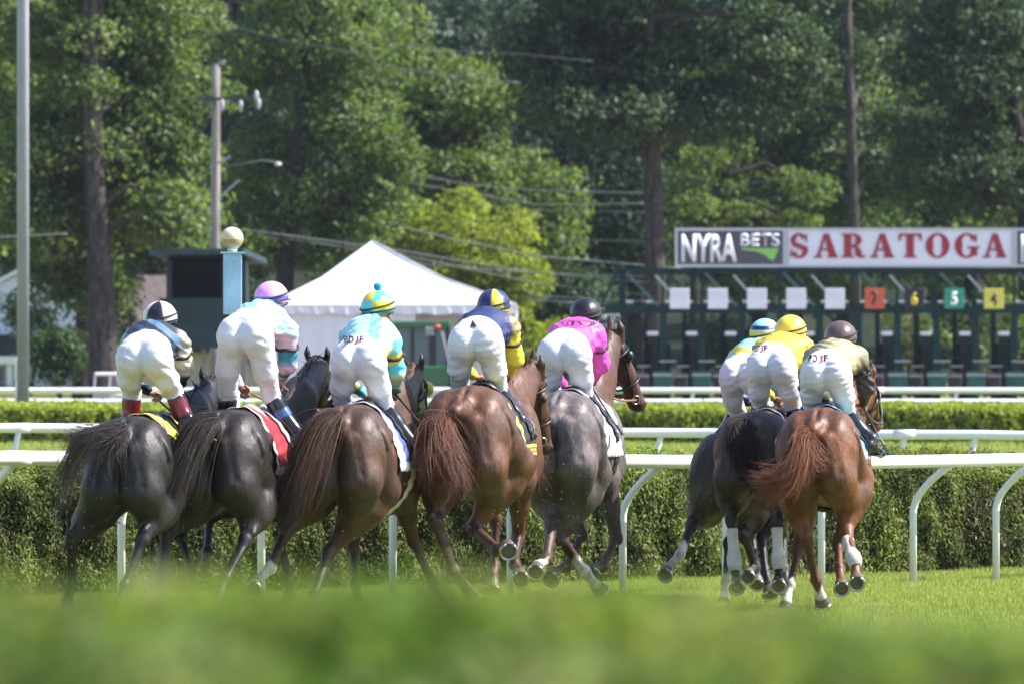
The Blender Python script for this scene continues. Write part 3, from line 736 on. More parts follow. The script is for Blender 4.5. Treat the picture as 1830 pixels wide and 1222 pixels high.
Y = 209; c = at(497, 294, Y); root = empty('street_lamp', c, 'white domed street lamp head half hidden in the leaning tree', 'street lamp')
m = MB(); m.ball(c, (.09, .09, .055)); m.build('lamp_shade', mat('lamp_white', (.5, .51, .52), .3), root, smooth=True)
m = MB(); m.tube([c + Vector((0, .02, .04)), at(470, 287, Y), at(388, 300, 208)], .010, 8); m.build('arm', M_wire2, root, smooth=True)

# ------------------------------------------------------------------ furlong pole with ball
Y = 77.5; c = at(415, 700, Y)
root = empty('furlong_pole', (c.x, Y, 0), 'light blue square marker pole topped with a cream ball, left of the white tent', 'marker pole')
m = MB(); a = at(399.5, 453, Y); e = at(431.5, 562, Y); m.box(((a.x + e.x) / 2, Y, (a.z + e.z) / 2), (e.x - a.x, e.x - a.x, a.z - e.z), rz=R_(4)); m.build('sleeve', mat('sky_blue_paint', (.36, .62, .88), .45, noise=((5, .15, None), (22, .35, (.5, .65, .8)))), root, bevel=.006)
m = MB(); m.box(((a.x + e.x) / 2, Y, a.z + .006), (.215, .215, .014), rz=R_(4)); m.build('cap', mat('sky_blue_cap', (.45, .62, .75), .5), root)
m = MB(); m.tube([(c.x + .02, Y, 0), (c.x + .02, Y, e.z + .02)], .045, 12); m.tube([(c.x, Y, a.z), (c.x, Y, a.z + .04)], [.03, .05], 12); m.build('post', M_white, root)
def ballx(N, L, tc, c, mix):
    s = N.new('ShaderNodeSeparateXYZ'); L.new(tc.outputs['Generated'], s.inputs[0])
    t = N.new('ShaderNodeTexNoise'); t.inputs['Scale'].default_value = 5; L.new(tc.outputs['Generated'], t.inputs['Vector'])
    a_ = N.new('ShaderNodeMath'); a_.operation = 'MULTIPLY_ADD'; L.new(t.outputs[0], a_.inputs[0]); a_.inputs[1].default_value = .10; L.new(s.outputs[2], a_.inputs[2])
    r = N.new('ShaderNodeValToRGB'); el_ = r.color_ramp.elements
    el_[0].position = .18; el_[0].color = (.42, .36, .24, 1); el_[1].position = .30; el_[1].color = (.42, .34, .16, 1)
    for p_, cc in ((.50, (.44, .36, .17, 1)), (.53, (.66, .55, .33, 1)), (.9, (.68, .60, .42, 1))):
        q = el_.new(p_); q.color = cc
    L.new(a_.outputs[0], r.inputs[0]); return r.outputs[0]
m = MB(); b = at(414.5, 426.5, Y); m.ball(b, .104, 32, 20); m.build('ball', mat('cream_ball', (.6, .5, .3), .45, extra=ballx, noise=(6, .1, None)), root, smooth=True)

# ------------------------------------------------------------------ judges hut
Y = 195; s = F / Y
c = at(368, 690, Y); root = empty('stewards_stand', (c.x, Y, 0), 'dark green raised wooden hut with an open upper window behind the blue pole', 'stand')
def bx(m, x0, y0, x1, y1, Yn, dep, **k):
    a = at(x0, y0, Yn); b = at(x1, y1, Yn); m.box(((a.x + b.x) / 2, Yn + dep / 2, (a.z + b.z) / 2), (abs(b.x - a.x), dep, abs(a.z - b.z)), **k)
m = MB(); bx(m, 285, 533, 440, 622, Y, 2.0)
M_boards = mat('hut_boards', (.009, .030, .030), .7, noise=((1.2, .25, None), (40, .25, None, (8, 1, .3))), bump=(30, .3, (6, 1, .3)))
m.build('lower_wall', M_boards, root)
for a_, b_, c_, d_, nm in ((297, 307, .05, .12, 'corner_post'), (396, 404, .05, .1, 'corner_post'), (428, 440, .05, 1.9, 'side_wall'), (297, 303, .3, 1.6, 'side_wall')):
    m = MB(); bx(m, a_, 466, b_, 533, Y + c_, d_); m.build(nm, M_boards, root)
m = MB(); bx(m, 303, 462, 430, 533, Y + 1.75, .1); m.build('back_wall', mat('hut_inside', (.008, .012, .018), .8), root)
m = MB(); zc = at(0, 452, Y).z; a = at(268, 0, Y).x; b = at(464, 0, Y).x
vs = [(a, Y - .5, zc + .08), (b - .35, Y - .5, zc + .10), (b + .1, Y + 2.4, zc - .12), (a + .5, Y + 2.4, zc - .10)]
m.add([Vector(v) for v in vs] + [Vector(v) - Vector((0, 0, .13)) for v in vs], [(0, 1, 2, 3), (7, 6, 5, 4), (0, 4, 5, 1), (1, 5, 6, 2), (2, 6, 7, 3), (3, 7, 4, 0)])
m.build('roof', mat('hut_roof', (.018, .05, .05), .6, noise=(3, .2, None)), root)
for x in (292, 360, 432):
    m = MB(); bx(m, x, 622, x + 8, 722, Y + .3, .12); m.build('leg', mat('stand_post', (.23, .20, .17), .8), root)

# ------------------------------------------------------------------ white tent
Y = 214; M_tent = mat('tent_vinyl', (.78, .79, .82), .55, noise=((.5, .04, None),), bump=(1.2, .15), bdist=.1)
pk = at(666, 433, Y + 3); x0 = at(482, 0, Y).x; x1 = at(922, 0, Y).x; ze = at(0, 545, Y).z
c = Vector(((x0 + x1) / 2, Y + 3, 0)); root = empty('event_tent', c, 'white peaked marquee tent behind the jockeys in the middle left', 'tent')
m = MB(); N_ = 10; cor = [Vector((x0, Y, ze)), Vector((x1, Y, ze)), Vector((x1, Y + 6, ze)), Vector((x0, Y + 6, ze))]
for k in range(4):
    a, b = cor[k], cor[(k + 1) % 4]; grid = []
    for i in range(N_ + 1):
        t = i / N_
        for j in range(N_ + 1):
            q = a.lerp(b, j / N_).lerp(pk, t); q.z -= .16 * sin(pi * t) * (1 if 1 else 0) - .03 * sin(pi * t) * abs(2 * j / N_ - 1)
            grid.append(q)
    m.add(grid, [(i * (N_ + 1) + j, i * (N_ + 1) + j + 1, (i + 1) * (N_ + 1) + j + 1, (i + 1) * (N_ + 1) + j) for i in range(N_) for j in range(N_)])
m.build('roof', M_tent, root, smooth=False)
m = MB()
for k in range(4):
    a, b = cor[k], cor[(k + 1) % 4]; out = ((a + b) / 2 - c); out.z = 0; out.normalize(); vs = []; n = 48
    for i in range(n + 1):
        q = a.lerp(b, i / n) + out * .03; vs.append(q + Vector((0, 0, .01))); vs.append(q + out * .02 * sin(i * 2.2) - Vector((0, 0, .20 + .05 * abs(sin(i * pi / 6)))))
    m.add(vs, [(2 * i, 2 * i + 2, 2 * i + 3, 2 * i + 1) for i in range(n)])
m.build('valance', M_tent, root)
m = MB()
for q in cor: m.tube([q + Vector((0, -.03, .02)), q.lerp(pk, .5) + Vector((0, -.03, -.13)), pk + Vector((0, 0, .02))], .022, 6)
m.build('roof_seam', mat('tent_seam', (.62, .64, .68), .6), root)
m = MB(); vs = []; n = 60; a = Vector((x0, Y + .1, ze)); b = Vector((at(742, 0, Y).x, Y + .1, ze))
for i in range(n + 1):
    q = a.lerp(b, i / n); vs += [q, Vector((q.x, q.y + .015 * sin(i * .8), 0.02))]
m.add(vs, [(2 * i, 2 * i + 2, 2 * i + 3, 2 * i + 1) for i in range(n)]); m.build('side_curtain', M_tent, root, smooth=True); m = MB(); a = Vector((x0, Y + 5.9, ze)); b = Vector((x1, Y + 5.9, ze)); vs = []
for i in range(n + 1):
    q = a.lerp(b, i / n); vs += [q, Vector((q.x, q.y + .05 * sin(i * 1.1), 0.02))]
m.add(vs, [(2 * i, 2 * i + 2, 2 * i + 3, 2 * i + 1) for i in range(n)]); m.build('side_curtain', M_tent, root, smooth=True)
for q in cor + [(cor[0] + cor[1]) / 2]:
    m = MB(); m.tube([Vector((q.x, q.y + .05, 0)), Vector((q.x, q.y + .05, ze))], .04, 8); m.build('pole', M_white, root)

# ------------------------------------------------------------------ tractor
Y = 203; s = F / Y; c = at(748, 700, Y); root = empty('tractor', (c.x, Y, 0), 'green tractor with a glass cab parked in front of the white tent', 'tractor')
M_jd = mat('tractor_green', (.02, .13, .045), .35, coat=.3); M_jg = mat('cab_glass', (.10, .17, .21), .08, spec=.8); M_tyre = mat('tyre', (.02, .02, .02), .8)
m = MB(); bx(m, 676, 574, 806, 586, Y - .2, 1.9); m.build('cab_roof', M_jd, root, bevel=.04)
m = MB()
for x0_, x1_ in ((692, 700), (734, 740), (767, 779), (798, 804)): bx(m, x0_, 585, x1_, 655, Y, .10)
for x0_, x1_ in ((692, 700), (798, 804)): bx(m, x0_, 585, x1_, 655, Y + 1.4, .10)
m.build('cab_frame', mat('cab_black', (.02, .025, .03), .5), root)
for a_, b_, c_ in ((700, 767, .05), (779, 798, .05), (700, 798, 1.5)):
    m = MB(); bx(m, a_, 586, b_, 653, Y + c_, .02); m.build('window', M_jg, root)
m = MB(); bx(m, 690, 653, 806, 690, Y - .1, 2.6); m.build('body', M_jd, root, bevel=.05)
for x in (680, 818):
    p = at(x, 668, Y + .6); m = MB(); m.tube([p + Vector((-.2, 0, 0)), p + Vector((-.17, 0, 0)), p + Vector((.17, 0, 0)), p + Vector((.2, 0, 0))], [.7, .78, .78, .7], 28); w_ = m.build('wheel', M_tyre, root)
    w_.location.z += .78 - p.z
    m = MB(); m.tube([p + Vector((-.215, 0, 0)), p + Vector((.215, 0, 0))], [.38, .38], 20); r_ = m.build('rim', mat('rim_yellow', (.6, .45, .03), .5), root); r_.parent = w_; r_.location = (0, 0, 0)
m = MB(); p = at(781, 584, Y - .3); m.ball(p, (.09, .09, .06)); m.build('beacon', mat('beacon_orange', (.5, .10, .02), .3), root, smooth=True)
m = MB(); bx(m, 760, 585, 776, 600, Y - .25, .1); m.build('work_lamp', M_grey, root, bevel=.02)
m = MB(); m.bar(at(790, 592, Y - .3), at(803, 646, Y - .3), .06); m.build('exhaust_pipe', mat('pipe_pale', (.6, .62, .58), .3), root)

# ------------------------------------------------------------------ golf cart, houses
Y = 190; c = at(205, 690, Y); root = empty('golf_cart', (c.x, Y, 0), 'white roofed golf cart parked low beside the thick grey trunk', 'golf cart')
m = MB(); bx(m, 168, 665, 240, 671, Y, 1.2); m.build('canopy', M_white, root, bevel=.03)
m = MB()
for x in (170, 197, 236): m.bar(at(x, 671, Y + .1), at(x - 2, 712, Y + .1), .05); m.bar(at(x, 671, Y + 1.1), at(x - 2, 712, Y + 1.1), .05)
m.build('post', M_white, root)
m = MB(); bx(m, 166, 703, 245, 728, Y, 1.2); m.build('body', mat('cart_beige', (.45, .43, .38), .4), root, bevel=.06)
for x in (180, 230):
    for dy in (0, 1.1):
        m = MB(); p = at(x, 733, Y + dy); p.z = .2; m.tube([p - Vector((0, .07, 0)), p + Vector((0, .07, 0))], .2, 16); m.build('wheel', M_tyre, root)
def sidex(N, L, tc, c, mix):
    w = N.new('ShaderNodeTexWave'); w.bands_direction = 'Z'; w.wave_profile = 'SAW'; w.inputs['Scale'].default_value = 1.6; L.new(tc.outputs['Object'], w.inputs['Vector'])
    r = N.new('ShaderNodeMapRange'); r.inputs[1].default_value = .86; r.inputs[2].default_value = 1; r.inputs[4].default_value = .5; L.new(w.outputs['Fac'], r.inputs[0])
    return mix(r.outputs[0], c, (.25, .27, .3))
M_siding = mat('white_siding', (.72, .76, .80), .6, extra=sidex); M_shingle = mat('brown_shingle', (.13, .105, .10), .95, spec=.05, noise=((6, .3, None, (1, 1, 5)),)); M_dshingle = mat('dark_shingle', (.045, .045, .055), .95, spec=.05, noise=(4, .2, None))
Y = 262; s = F / Y
root = empty('white_house', (at(30, 690, Y).x, Y, 0), 'white clapboard house with a gable and a dark porch roof at the far left', 'house')
m = MB(); a = at(-70, 0, Y).x; b = at(145, 0, Y).x; zb = at(0, 597, Y).z; 
m.box(((a + b) / 2, Y + 2.5, (zb + at(0, 560, Y).z) / 2 * .5 + 0), (b - a, 5, zb + at(0, 560, Y).z * .0 + .02)) if 0 else None
zt = at(0, 540, Y).z; xr = (at(-28, 0, Y).x, at(92, 0, Y).x); pkx = at(32, 0, Y).x; pkz = at(0, 492, Y).z
m.box(((a + b) / 2, Y + 2.5, zt / 2), (b - a, 5, zt)); m.build('wall', M_siding, root)
m = MB(); g0 = [Vector((a, Y, zt)), Vector((b, Y, zt)), Vector((pkx, Y, pkz))]; g1 = [p + Vector((0, 5, 0)) for p in g0]; m.add(g0 + g1, [(0, 1, 2), (5, 4, 3), (0, 3, 4, 1), (1, 4, 5, 2), (2, 5, 3, 0)]); m.build('gable', M_siding, root)
m = MB()
for e in (a - .4, b + .4): m.bar(Vector((e, Y - .05, zt - .18)), Vector((pkx, Y - .05, pkz + .12)), .12, .16, up=(0, 1, 0))
m.build('gable_trim', M_white, root)
m = MB(); bx(m, -60, 598, 72, 636, Y - 2.4, 2.2); m.build('porch_roof', M_dshingle, root)
m = MB(); bx(m, -60, 636, 62, 650, Y - 2.4, .2); m.build('fascia', M_white, root)
for x in (12, -40):
    m = MB(); bx(m, x, 650, x + 10, 708, Y - 2.3, .2); m.build('column', M_white, root)
m = MB(); bx(m, -30, 655, 5, 700, Y - .06, .05); m.build('window', M_jg, root)
m = MB(); bx(m, -60, 690, 75, 712, Y - 2.6, .2); m.build('porch_rail', mat('porch_dark', (.03, .035, .04), .7), root)
Y = 268
root = empty('brown_roofed_house', (at(255, 690, Y).x, Y, 0), 'house with a large brown shingle roof between the thick trunk and the green hut', 'house')
a = at(200, 0, Y).x; b = at(330, 0, Y).x; z1 = at(0, 585, Y).z; z2 = at(0, 492, Y).z
m = MB(); m.box(((a + b) / 2, Y + 3, z1 / 2), (b - a, 6, z1)); m.build('wall', mat('tan_siding', (.42, .37, .29), .7), root)
m = MB(); v = [Vector((a - .3, Y - .4, z1 - .1)), Vector((b + .3, Y - .4, z1 - .1)), Vector((b + .3, Y + 3, z2)), Vector((a + .5, Y + 3, z2)), Vector((b + .3, Y + 6.4, z1 - .1)), Vector((a - .3, Y + 6.4, z1 - .1))]
m.add(v, [(0, 1, 2, 3), (3, 2, 4, 5), (0, 3, 5), (1, 4, 2), (0, 5, 4, 1)]); m.build('roof', M_shingle, root)
m = MB(); m.bar(Vector((a - .4, Y - .45, z1 - .12)), Vector((b + .4, Y - .45, z1 - .12)), .1, .14); m.build('eaves', mat('eaves_blue', (.45, .55, .62), .6), root)
for x in (312, 420, 445): 
    pass
Y = 255; root = empty('low_shed', (at(400, 700, Y).x, Y, 0), 'low tan shed glimpsed under the raised green hut', 'shed')
m = MB(); bx(m, 330, 628, 480, 722, Y, 3.0); m.build('wall', mat('tan_siding', (.42, .37, .29), .7), root)
m = MB(); bx(m, 385, 640, 402, 690, Y - .04, .05); m.build('window', M_jg, root)
m = MB(); bx(m, 326, 620, 486, 630, Y - .3, 3.6); m.build('roof', M_dshingle, root)
# ------------------------------------------------------------------ smooth bodies: blended solids turned into one surface
class Body:
    """primitives are blended with a smooth minimum on a grid and surfaced in one piece"""
    def __init__(s): s.p = []; s.cuts = []
    def groove(s, pts, r, k=.03):
        """a shallow furrow between two muscles"""
        for i in range(len(pts) - 1): s.cuts.append(('c', np.array(pts[i], float), np.array(pts[i + 1], float), r, r, k, None, None, ''))
        return s
    def cap(s, a, b, ra, rb, k=.03, col=None, flat=None, tag_=''):
        s.p.append(('c', np.array(a, float), np.array(b, float), ra, rb, k, col, None if flat is None else (np.array(flat[0], float), flat[1]), tag_)); return s
    def ell(s, c, r, M=None, k=.03, col=None, tag_=''):
        s.p.append(('e', np.array(c, float), np.array(r, float), np.eye(3) if M is None else np.array(M, float), None, k, col, None, tag_)); return s
    @staticmethod
    def dist(p, P):
        if p[0] == 'c':
            a, b = p[1], p[2]; ab = b - a; q = P - a
            t = np.clip((q @ ab) / max(ab @ ab, 1e-9), 0, 1)
            q = q - t[..., None] * ab
            if p[7] is not None:
                u, f = p[7]; q = q + (1 / f - 1) * (q @ u)[..., None] * u
                return (np.sqrt((q * q).sum(-1)) - (p[3] + (p[4] - p[3]) * t)) * (1.0 if f > 1 else max(f, .5))
            return np.sqrt((q * q).sum(-1)) - (p[3] + (p[4] - p[3]) * t)
        q = (P - p[1]) @ p[3]; r = p[2]
        k0 = np.sqrt(((q / r) ** 2).sum(-1)); k1 = np.sqrt(((q / (r * r)) ** 2).sum(-1)) + 1e-9
        return k0 * (k0 - 1) / k1
    def bounds(s, pr, pad):
        if pr[0] == 'c':
            f = pr[7][1] if pr[7] is not None else 1; r = max(pr[3], pr[4]) * max(1, f)
            return np.minimum(pr[1], pr[2]) - r - pad, np.maximum(pr[1], pr[2]) + r + pad
        r = np.sqrt(((pr[3] * pr[2]) ** 2).sum(1)); return pr[1] - r - pad, pr[1] + r + pad
    def surface(s, h=.013, tags=None, grow=0.0, cut=None, smooth=1):
        pr = [p for p in s.p if tags is None or p[8] in tags]
        B = [s.bounds(p, 2 * h + abs(grow)) for p in pr]
        lo = np.min([b[0] for b in B], 0); hi = np.max([b[1] for b in B], 0)
        n = np.ceil((hi - lo) / h).astype(int) + 1
        D = np.full(n, .3, dtype=np.float32)
        for p in pr:
            b0, b1 = s.bounds(p, p[5] + 2 * h + abs(grow) + .02)
            i0 = np.maximum(((b0 - lo) / h).astype(int), 0); i1 = np.minimum(np.ceil((b1 - lo) / h).astype(int) + 1, n)
            ax = [lo[k] + h * np.arange(i0[k], i1[k]) for k in range(3)]
            P = np.stack(np.meshgrid(*ax, indexing='ij'), -1)
            d = s.dist(p, P).astype(np.float32) - grow
            sl = tuple(slice(i0[k], i1[k]) for k in range(3)); o = D[sl]
            k = p[5]; hh = np.clip(.5 + .5 * (o - d) / k, 0, 1)
            D[sl] = o * (1 - hh) + d * hh - k * hh * (1 - hh)
        for p in s.cuts:
            b0, b1 = s.bounds(p, p[5] + .03)
            i0 = np.maximum(((b0 - lo) / h).astype(int), 0); i1 = np.minimum(np.ceil((b1 - lo) / h).astype(int) + 1, n)
            if (i1 <= i0).any(): continue
            P = np.stack(np.meshgrid(*[lo[k] + h * np.arange(i0[k], i1[k]) for k in range(3)], indexing='ij'), -1)
            d = -s.dist(p, P).astype(np.float32); sl = tuple(slice(i0[k], i1[k]) for k in range(3)); o = D[sl]; k = p[5]
            hh = np.clip(.5 + .5 * (d - o) / k, 0, 1); D[sl] = o * (1 - hh) + d * hh + k * hh * (1 - hh)
        if cut is not None:
            ax = [lo[k] + h * np.arange(n[k]) for k in range(3)]
            P = np.stack(np.meshgrid(*ax, indexing='ij'), -1); D = np.maximum(D, cut(P).astype(np.float32))
        V, Q = nets(D, lo, h)
        for _ in range(smooth): V = relax(V, Q)
        return V, Q
    def colours(s, V, tags=None, soft=.012, default=(.5, .5, .5)):
        pr = [p for p in s.p if tags is None or p[8] in tags]
        D = np.stack([s.dist(p, V) for p in pr], 1); w = np.exp(-(D - D.min(1, keepdims=True)) / soft); w /= w.sum(1, keepdims=True)
        C = np.zeros((len(V), 3))
        for i, p in enumerate(pr):
            c = p[6] if p[6] is not None else default
            c = c(V, p) if callable(c) else np.array(c)[None, :]
            C += w[:, i:i + 1] * c
        return C

def nets(D, lo, h):
    """naive surface nets"""
    ins = D < 0
    n = np.array(D.shape) - 1
    c = np.zeros(n, dtype=np.int8)
    for i in (0, 1):
        for j in (0, 1):
            for k in (0, 1): c += ins[i:n[0] + i, j:n[1] + j, k:n[2] + k]
    act = np.argwhere((c > 0) & (c < 8))
    idx = -np.ones(n, dtype=np.int64); idx[tuple(act.T)] = np.arange(len(act))
    acc = np.zeros((len(act), 3)); cnt = np.zeros(len(act))
    E = [((0, 0, 0), (1, 0, 0)), ((0, 1, 0), (1, 1, 0)), ((0, 0, 1), (1, 0, 1)), ((0, 1, 1), (1, 1, 1)), ((0, 0, 0), (0, 1, 0)), ((1, 0, 0), (1, 1, 0)), ((0, 0, 1), (0, 1, 1)), ((1, 0, 1), (1, 1, 1)), ((0, 0, 0), (0, 0, 1)), ((1, 0, 0), (1, 0, 1)), ((0, 1, 0), (0, 1, 1)), ((1, 1, 0), (1, 1, 1))]
    for a, b in E:
        ia = act + np.array(a); ib = act + np.array(b)
        da = D[tuple(ia.T)]; db = D[tuple(ib.T)]; m = (da < 0) != (db < 0)
        t = np.where(m, da / np.where(m, da - db, 1), 0)
        p = np.array(a) + t[:, None] * (np.array(b) - np.array(a)); acc += p * m[:, None]; cnt += m
    V = lo + h * (act + acc / cnt[:, None])
    Q = []
    for ax in range(3):
        d = [0, 0, 0]; d[ax] = 1
        s0 = ins[tuple(slice(1, n[k]) if k != ax else slice(0, n[k]) for k in range(3))]
        s1 = ins[tuple(slice(1, n[k]) if k != ax else slice(1, n[k] + 1) for k in range(3))]
        for flag, m in ((1, s0 & ~s1), (0, ~s0 & s1)):
            e = np.argwhere(m)
            for k in range(3):
                if k != ax: e[:, k] += 1
            u, v = [(1, 2), (2, 0), (0, 1)][ax]
            def sh(a_, b_):
                q = e.copy(); q[:, u] -= a_; q[:, v] -= b_; return idx[tuple(q.T)]
            q = np.stack([sh(1, 1), sh(0, 1), sh(0, 0), sh(1, 0)], 1)
            if not flag: q = q[:, ::-1]
            Q.append(q)
    Q = np.concatenate(Q); Q = Q[(Q >= 0).all(1)]
    return V, Q
def relax(V, Q, f=.5):
    a = np.concatenate([Q, np.roll(Q, 1, 1), np.roll(Q, -1, 1)]).ravel() if 0 else None
    S = np.zeros_like(V); c = np.zeros(len(V))
    for k in (1, 3):
        np.add.at(S, Q.ravel(), V[np.roll(Q, -k, 1).ravel()]); np.add.at(c, Q.ravel(), 1)
    return V * (1 - f) + f * S / np.maximum(c, 1)[:, None]

# ------------------------------------------------------------------ coat and tack materials
M_coat = mat('horse_coat', (1, 1, 1), .52, spec=.42, attr=True, noise=((2.5, .35, None), (9.0, .22, None), (70.0, .25, None, (1, 1, .2)), (1.6, .05, (.13, .105, .085))), bump=(7, .8, (1, 1, .55)), bdist=.03)
M_hoof = mat('hoof_horn', (.10, .085, .065), .5, noise=(20, .3, None)); M_shoe = mat('horseshoe_metal', (.50, .50, .50), .3, metal=1.0)
M_hair = mat('horse_hair', (1, 1, 1), .55, spec=.25, attr=True, islands=.35)
M_wrap = mat('leg_wrap_white', (.66, .65, .61), .85, noise=((9, .5, (.36, .32, .24)),), bump=(60, .4, (.3, .3, 3)))
M_cloth = mat('saddle_cloth', (1, 1, 1), .75, attr=True, noise=(9, .08, None), bump=(14, .25), bdist=.02)
M_leather = mat('tan_leather', (.28, .13, .06), .45, noise=(12, .2, None))
M_eye = mat('horse_eye', (.01, .008, .008), .05, spec=.8)

def solve(a, px, py, L, sign):
    """point at pixel (px, py) whose distance from a is L; sign + farther, - nearer"""
    a = Vector(a); Y = a.y
    for _ in range(3):
        p = at(px, py, Y); r = (p.x - a.x) ** 2 + (p.z - a.z) ** 2
        Y = a.y + sign * sqrt(max(L * L - r, (.12 * L) ** 2))
    return at(px, py, Y)

def frustum(m, c, ax, up_r, lo_r, hgt, tilt, n=18):
    """hoof: wider at the sole, longer at the toe. ax = direction coronet->sole, tilt = toe direction"""
    ax = Vector(ax).normalized(); t = Vector(tilt); t = (t - ax * t.dot(ax)).normalized(); s = ax.cross(t)
    rings = []
    for h, r in ((0, up_r), (.06, up_r * 1.03), (.5, (up_r + lo_r) / 2), (1, lo_r)):
        ring = [Vector(c) + ax * (hgt * h) + (t * cos(2 * pi * k / n) * (1.12 if cos(2 * pi * k / n) > 0 else .92) + s * sin(2 * pi * k / n)) * r + t * (h * .014) for k in range(n)]
        rings.append(ring)
    vs = [v for r in rings for v in r]
    fs = [(i * n + k, i * n + (k + 1) % n, (i + 1) * n + (k + 1) % n, (i + 1) * n + k) for i in range(3) for k in range(n)]
    cen = Vector(c) + ax * (hgt * .82); vs.append(cen); L = 3 * n
    fs += [(L + k, L + (k + 1) % n, len(vs) - 1) for k in range(n)] + [tuple(range(n))]
    m.add(vs, fs)
    return [Vector(c) + ax * (hgt + .004) + (t * cos(a) * (1.10 if cos(a) > 0 else .92) + s * sin(a)) * (lo_r * .93) + t * .014 for a in [pi * .86 * (k / 9 - 1) for k in range(19)]]

def lerp3(a, b, t): return (a[0] + (b[0] - a[0]) * t, a[1] + (b[1] - a[1]) * t, a[2] + (b[2] - a[2]) * t)

HORSES = {}
def horse(key, label, croup, Y, head, sc, pitch, coat, leg, legs, poll, muzzle, tail, tailcol, stifle=None, socks=None, wraps=(), group='racehorses galloping away', nod=0, roll=0, neckmid=None, cloth=None, hood=None, extra=None, yaw=0, front=None, soles=()):
    h = R_(head)
    Rm = Matrix(((cos(h), sin(h), 0), (-sin(h), cos(h), 0), (0, 0, 1)))
    Rp = Matrix.Rotation(R_(pitch), 3, 'X'); Rr = Matrix.Rotation(R_(roll), 3, 'Y')
    RR = Rm @ Rp @ Rr
    top = at(croup[0], croup[1], Y)
    pivot = Vector((0, .22, 1.585)) * sc
    def W(x, y, z): return top + RR @ (Vector((x, y, z)) * sc - pivot)
    org = W(0, .9, 0); org.z = 0
    root = empty('horse', org, label, 'horse', group)
    M = np.array(RR)
    B = Body(); ct = coat; S = sc
    belly = tuple(v * .75 for v in coat)
    E = lambda c, r, k=.05, col=ct, tg='': B.ell(np.array(W(*c)), np.array(r) * S, M, k, col, tg)
    Cc = lambda a, b, ra, rb, k=.05, col=ct, flat=None: B.cap(W(*a), W(*b), ra * S, rb * S, k, col, flat)
    right = np.array(RR @ Vector((1, 0, 0)))
    # trunk
    E((0, .30, 1.38), (.19, .36, .20), .06); Cc((0, .15, 1.46), (0, .62, 1.45), .105, .115, .06); Cc((0, .55, 1.38), (0, 1.02, 1.36), .18, .17, .08)
    E((0, .82, 1.15), (.285, .52, .300), .08); E((0, 1.18, 1.12), (.265, .40, .35), .08); E((0, .52, 1.17), (.255, .36, .27), .08)
    Cc((0, 1.0, 1.47), (0, 1.28, 1.50), .075, .085, .07); E((0, 1.48, 1.10), (.19, .17, .20), .06)
    for s in (-1, 1):
        E((s * .140, .22, 1.31), (.155, .29, .25), .045)
        E((s * .150, .08, 1.14), (.130, .19, .25), .05); Cc((s * .235, .12, 1.36), (s * .225, .30, 1.08), .05, .06, .045)
        Cc((s * .235, .44, 1.37), (s * .22, .36, 1.33), .045, .06, .07)
        Cc((s * .085, -.03, 1.33), (s * .10, -.02, 1.05), .075, .085, .03)
        E((s * .16, 1.34, 1.17), (.12, .19, .29), .05); Cc((s * .12, 1.18, 1.42), (s * .17, 1.46, 1.06), .07, .10, .05)
    # dock
    t0 = at(tail[0][0][0], tail[0][0][1], Y - .30 * cos(h))
    B.cap(W(0, .02, 1.46), (W(0, -.06, 1.42) * .55 + t0 * .45), .060 * S, .042 * S, .05, tuple(v * .8 for v in ct)); B.cap(W(0, -.06, 1.42) * .55 + t0 * .45, t0, .042 * S, .026, .03, tuple(v * .6 for v in ct))
    # neck and head
    pl = at(poll[0], poll[1], Y + poll[2]); mz = at(muzzle[0], muzzle[1], Y + muzzle[2])
    d = (mz - pl); d = d.normalized(); mz = pl + d * .56 * S
    base_ = W(0, 1.32, 1.25); nk = at(*neckmid[:2], Y + neckmid[2]) if neckmid else (base_ + pl) / 2 + Vector((0, 0, .05))
    ct0 = ct; ct = front or ct
    B.cap(base_, nk, .25 * S, .17 * S, .08, ct, (right, .70)); B.cap(nk, pl, .17 * S, .115 * S, .06, ct, (right, .70))
    B.cap(W(0, 1.25, 1.48), nk + Vector((0, 0, .13 * S)), .07, .05, .08, ct); B.cap(nk + Vector((0, 0, .13 * S)), pl + Vector((0, 0, .07)), .05, .035, .05, ct)
    sd = d.cross(Vector((0, 0, 1)));
    sd = Vector(right) if sd.length < .2 else sd.normalized()
    rt_ = Matrix.Rotation(-R_(yaw), 3, 'Z') @ Vector(right)
    sd = (rt_ - d * rt_.dot(d)).normalized()
    dn = d.cross(sd).normalized()
    fr_ = Matrix.Rotation(-R_(yaw), 3, 'Z') @ Vector((sin(h), cos(h), 0))
    if dn.dot(fr_) > 0: dn = -dn          # towards the throat
    H = lambda t, o=0, s_=0: pl + d * (t * .56 * S) + dn * (o * S) + sd * (s_ * S)
    B.cap(H(.02), H(.5), .098 * S, .075 * S, .03, ct, (sd, .82)); B.cap(H(.5), H(.97), .072 * S, .052 * S, .03, lerp3(ct, leg, .5), (sd, .85))
    B.cap(H(.12, .075), H(.36, .095), .100 * S, .074 * S, .04, ct, (sd, .7)); B.ell(H(.96, .01), (.052 * S, .05 * S, .05 * S), None, .03, lerp3(ct, leg, .8))
    B.cap(H(.75, .055), H(.93, .055), .03 * S, .028 * S, .03, lerp3(ct, leg, .8)); B.ell(H(.28, -.04, .075), (.03, .03, .03), None, .03, ct); B.ell(H(.28, -.04, -.075), (.03, .03, .03), None, .03, ct)
    for s in (-1, 1): B.ell(H(.97, -.035, s * .034), (.018, .018, .018), None, .015, tuple(v * .5 for v in leg))
    up_e = (-d * .55 + Vector((0, 0, 1)) * .9).normalized()
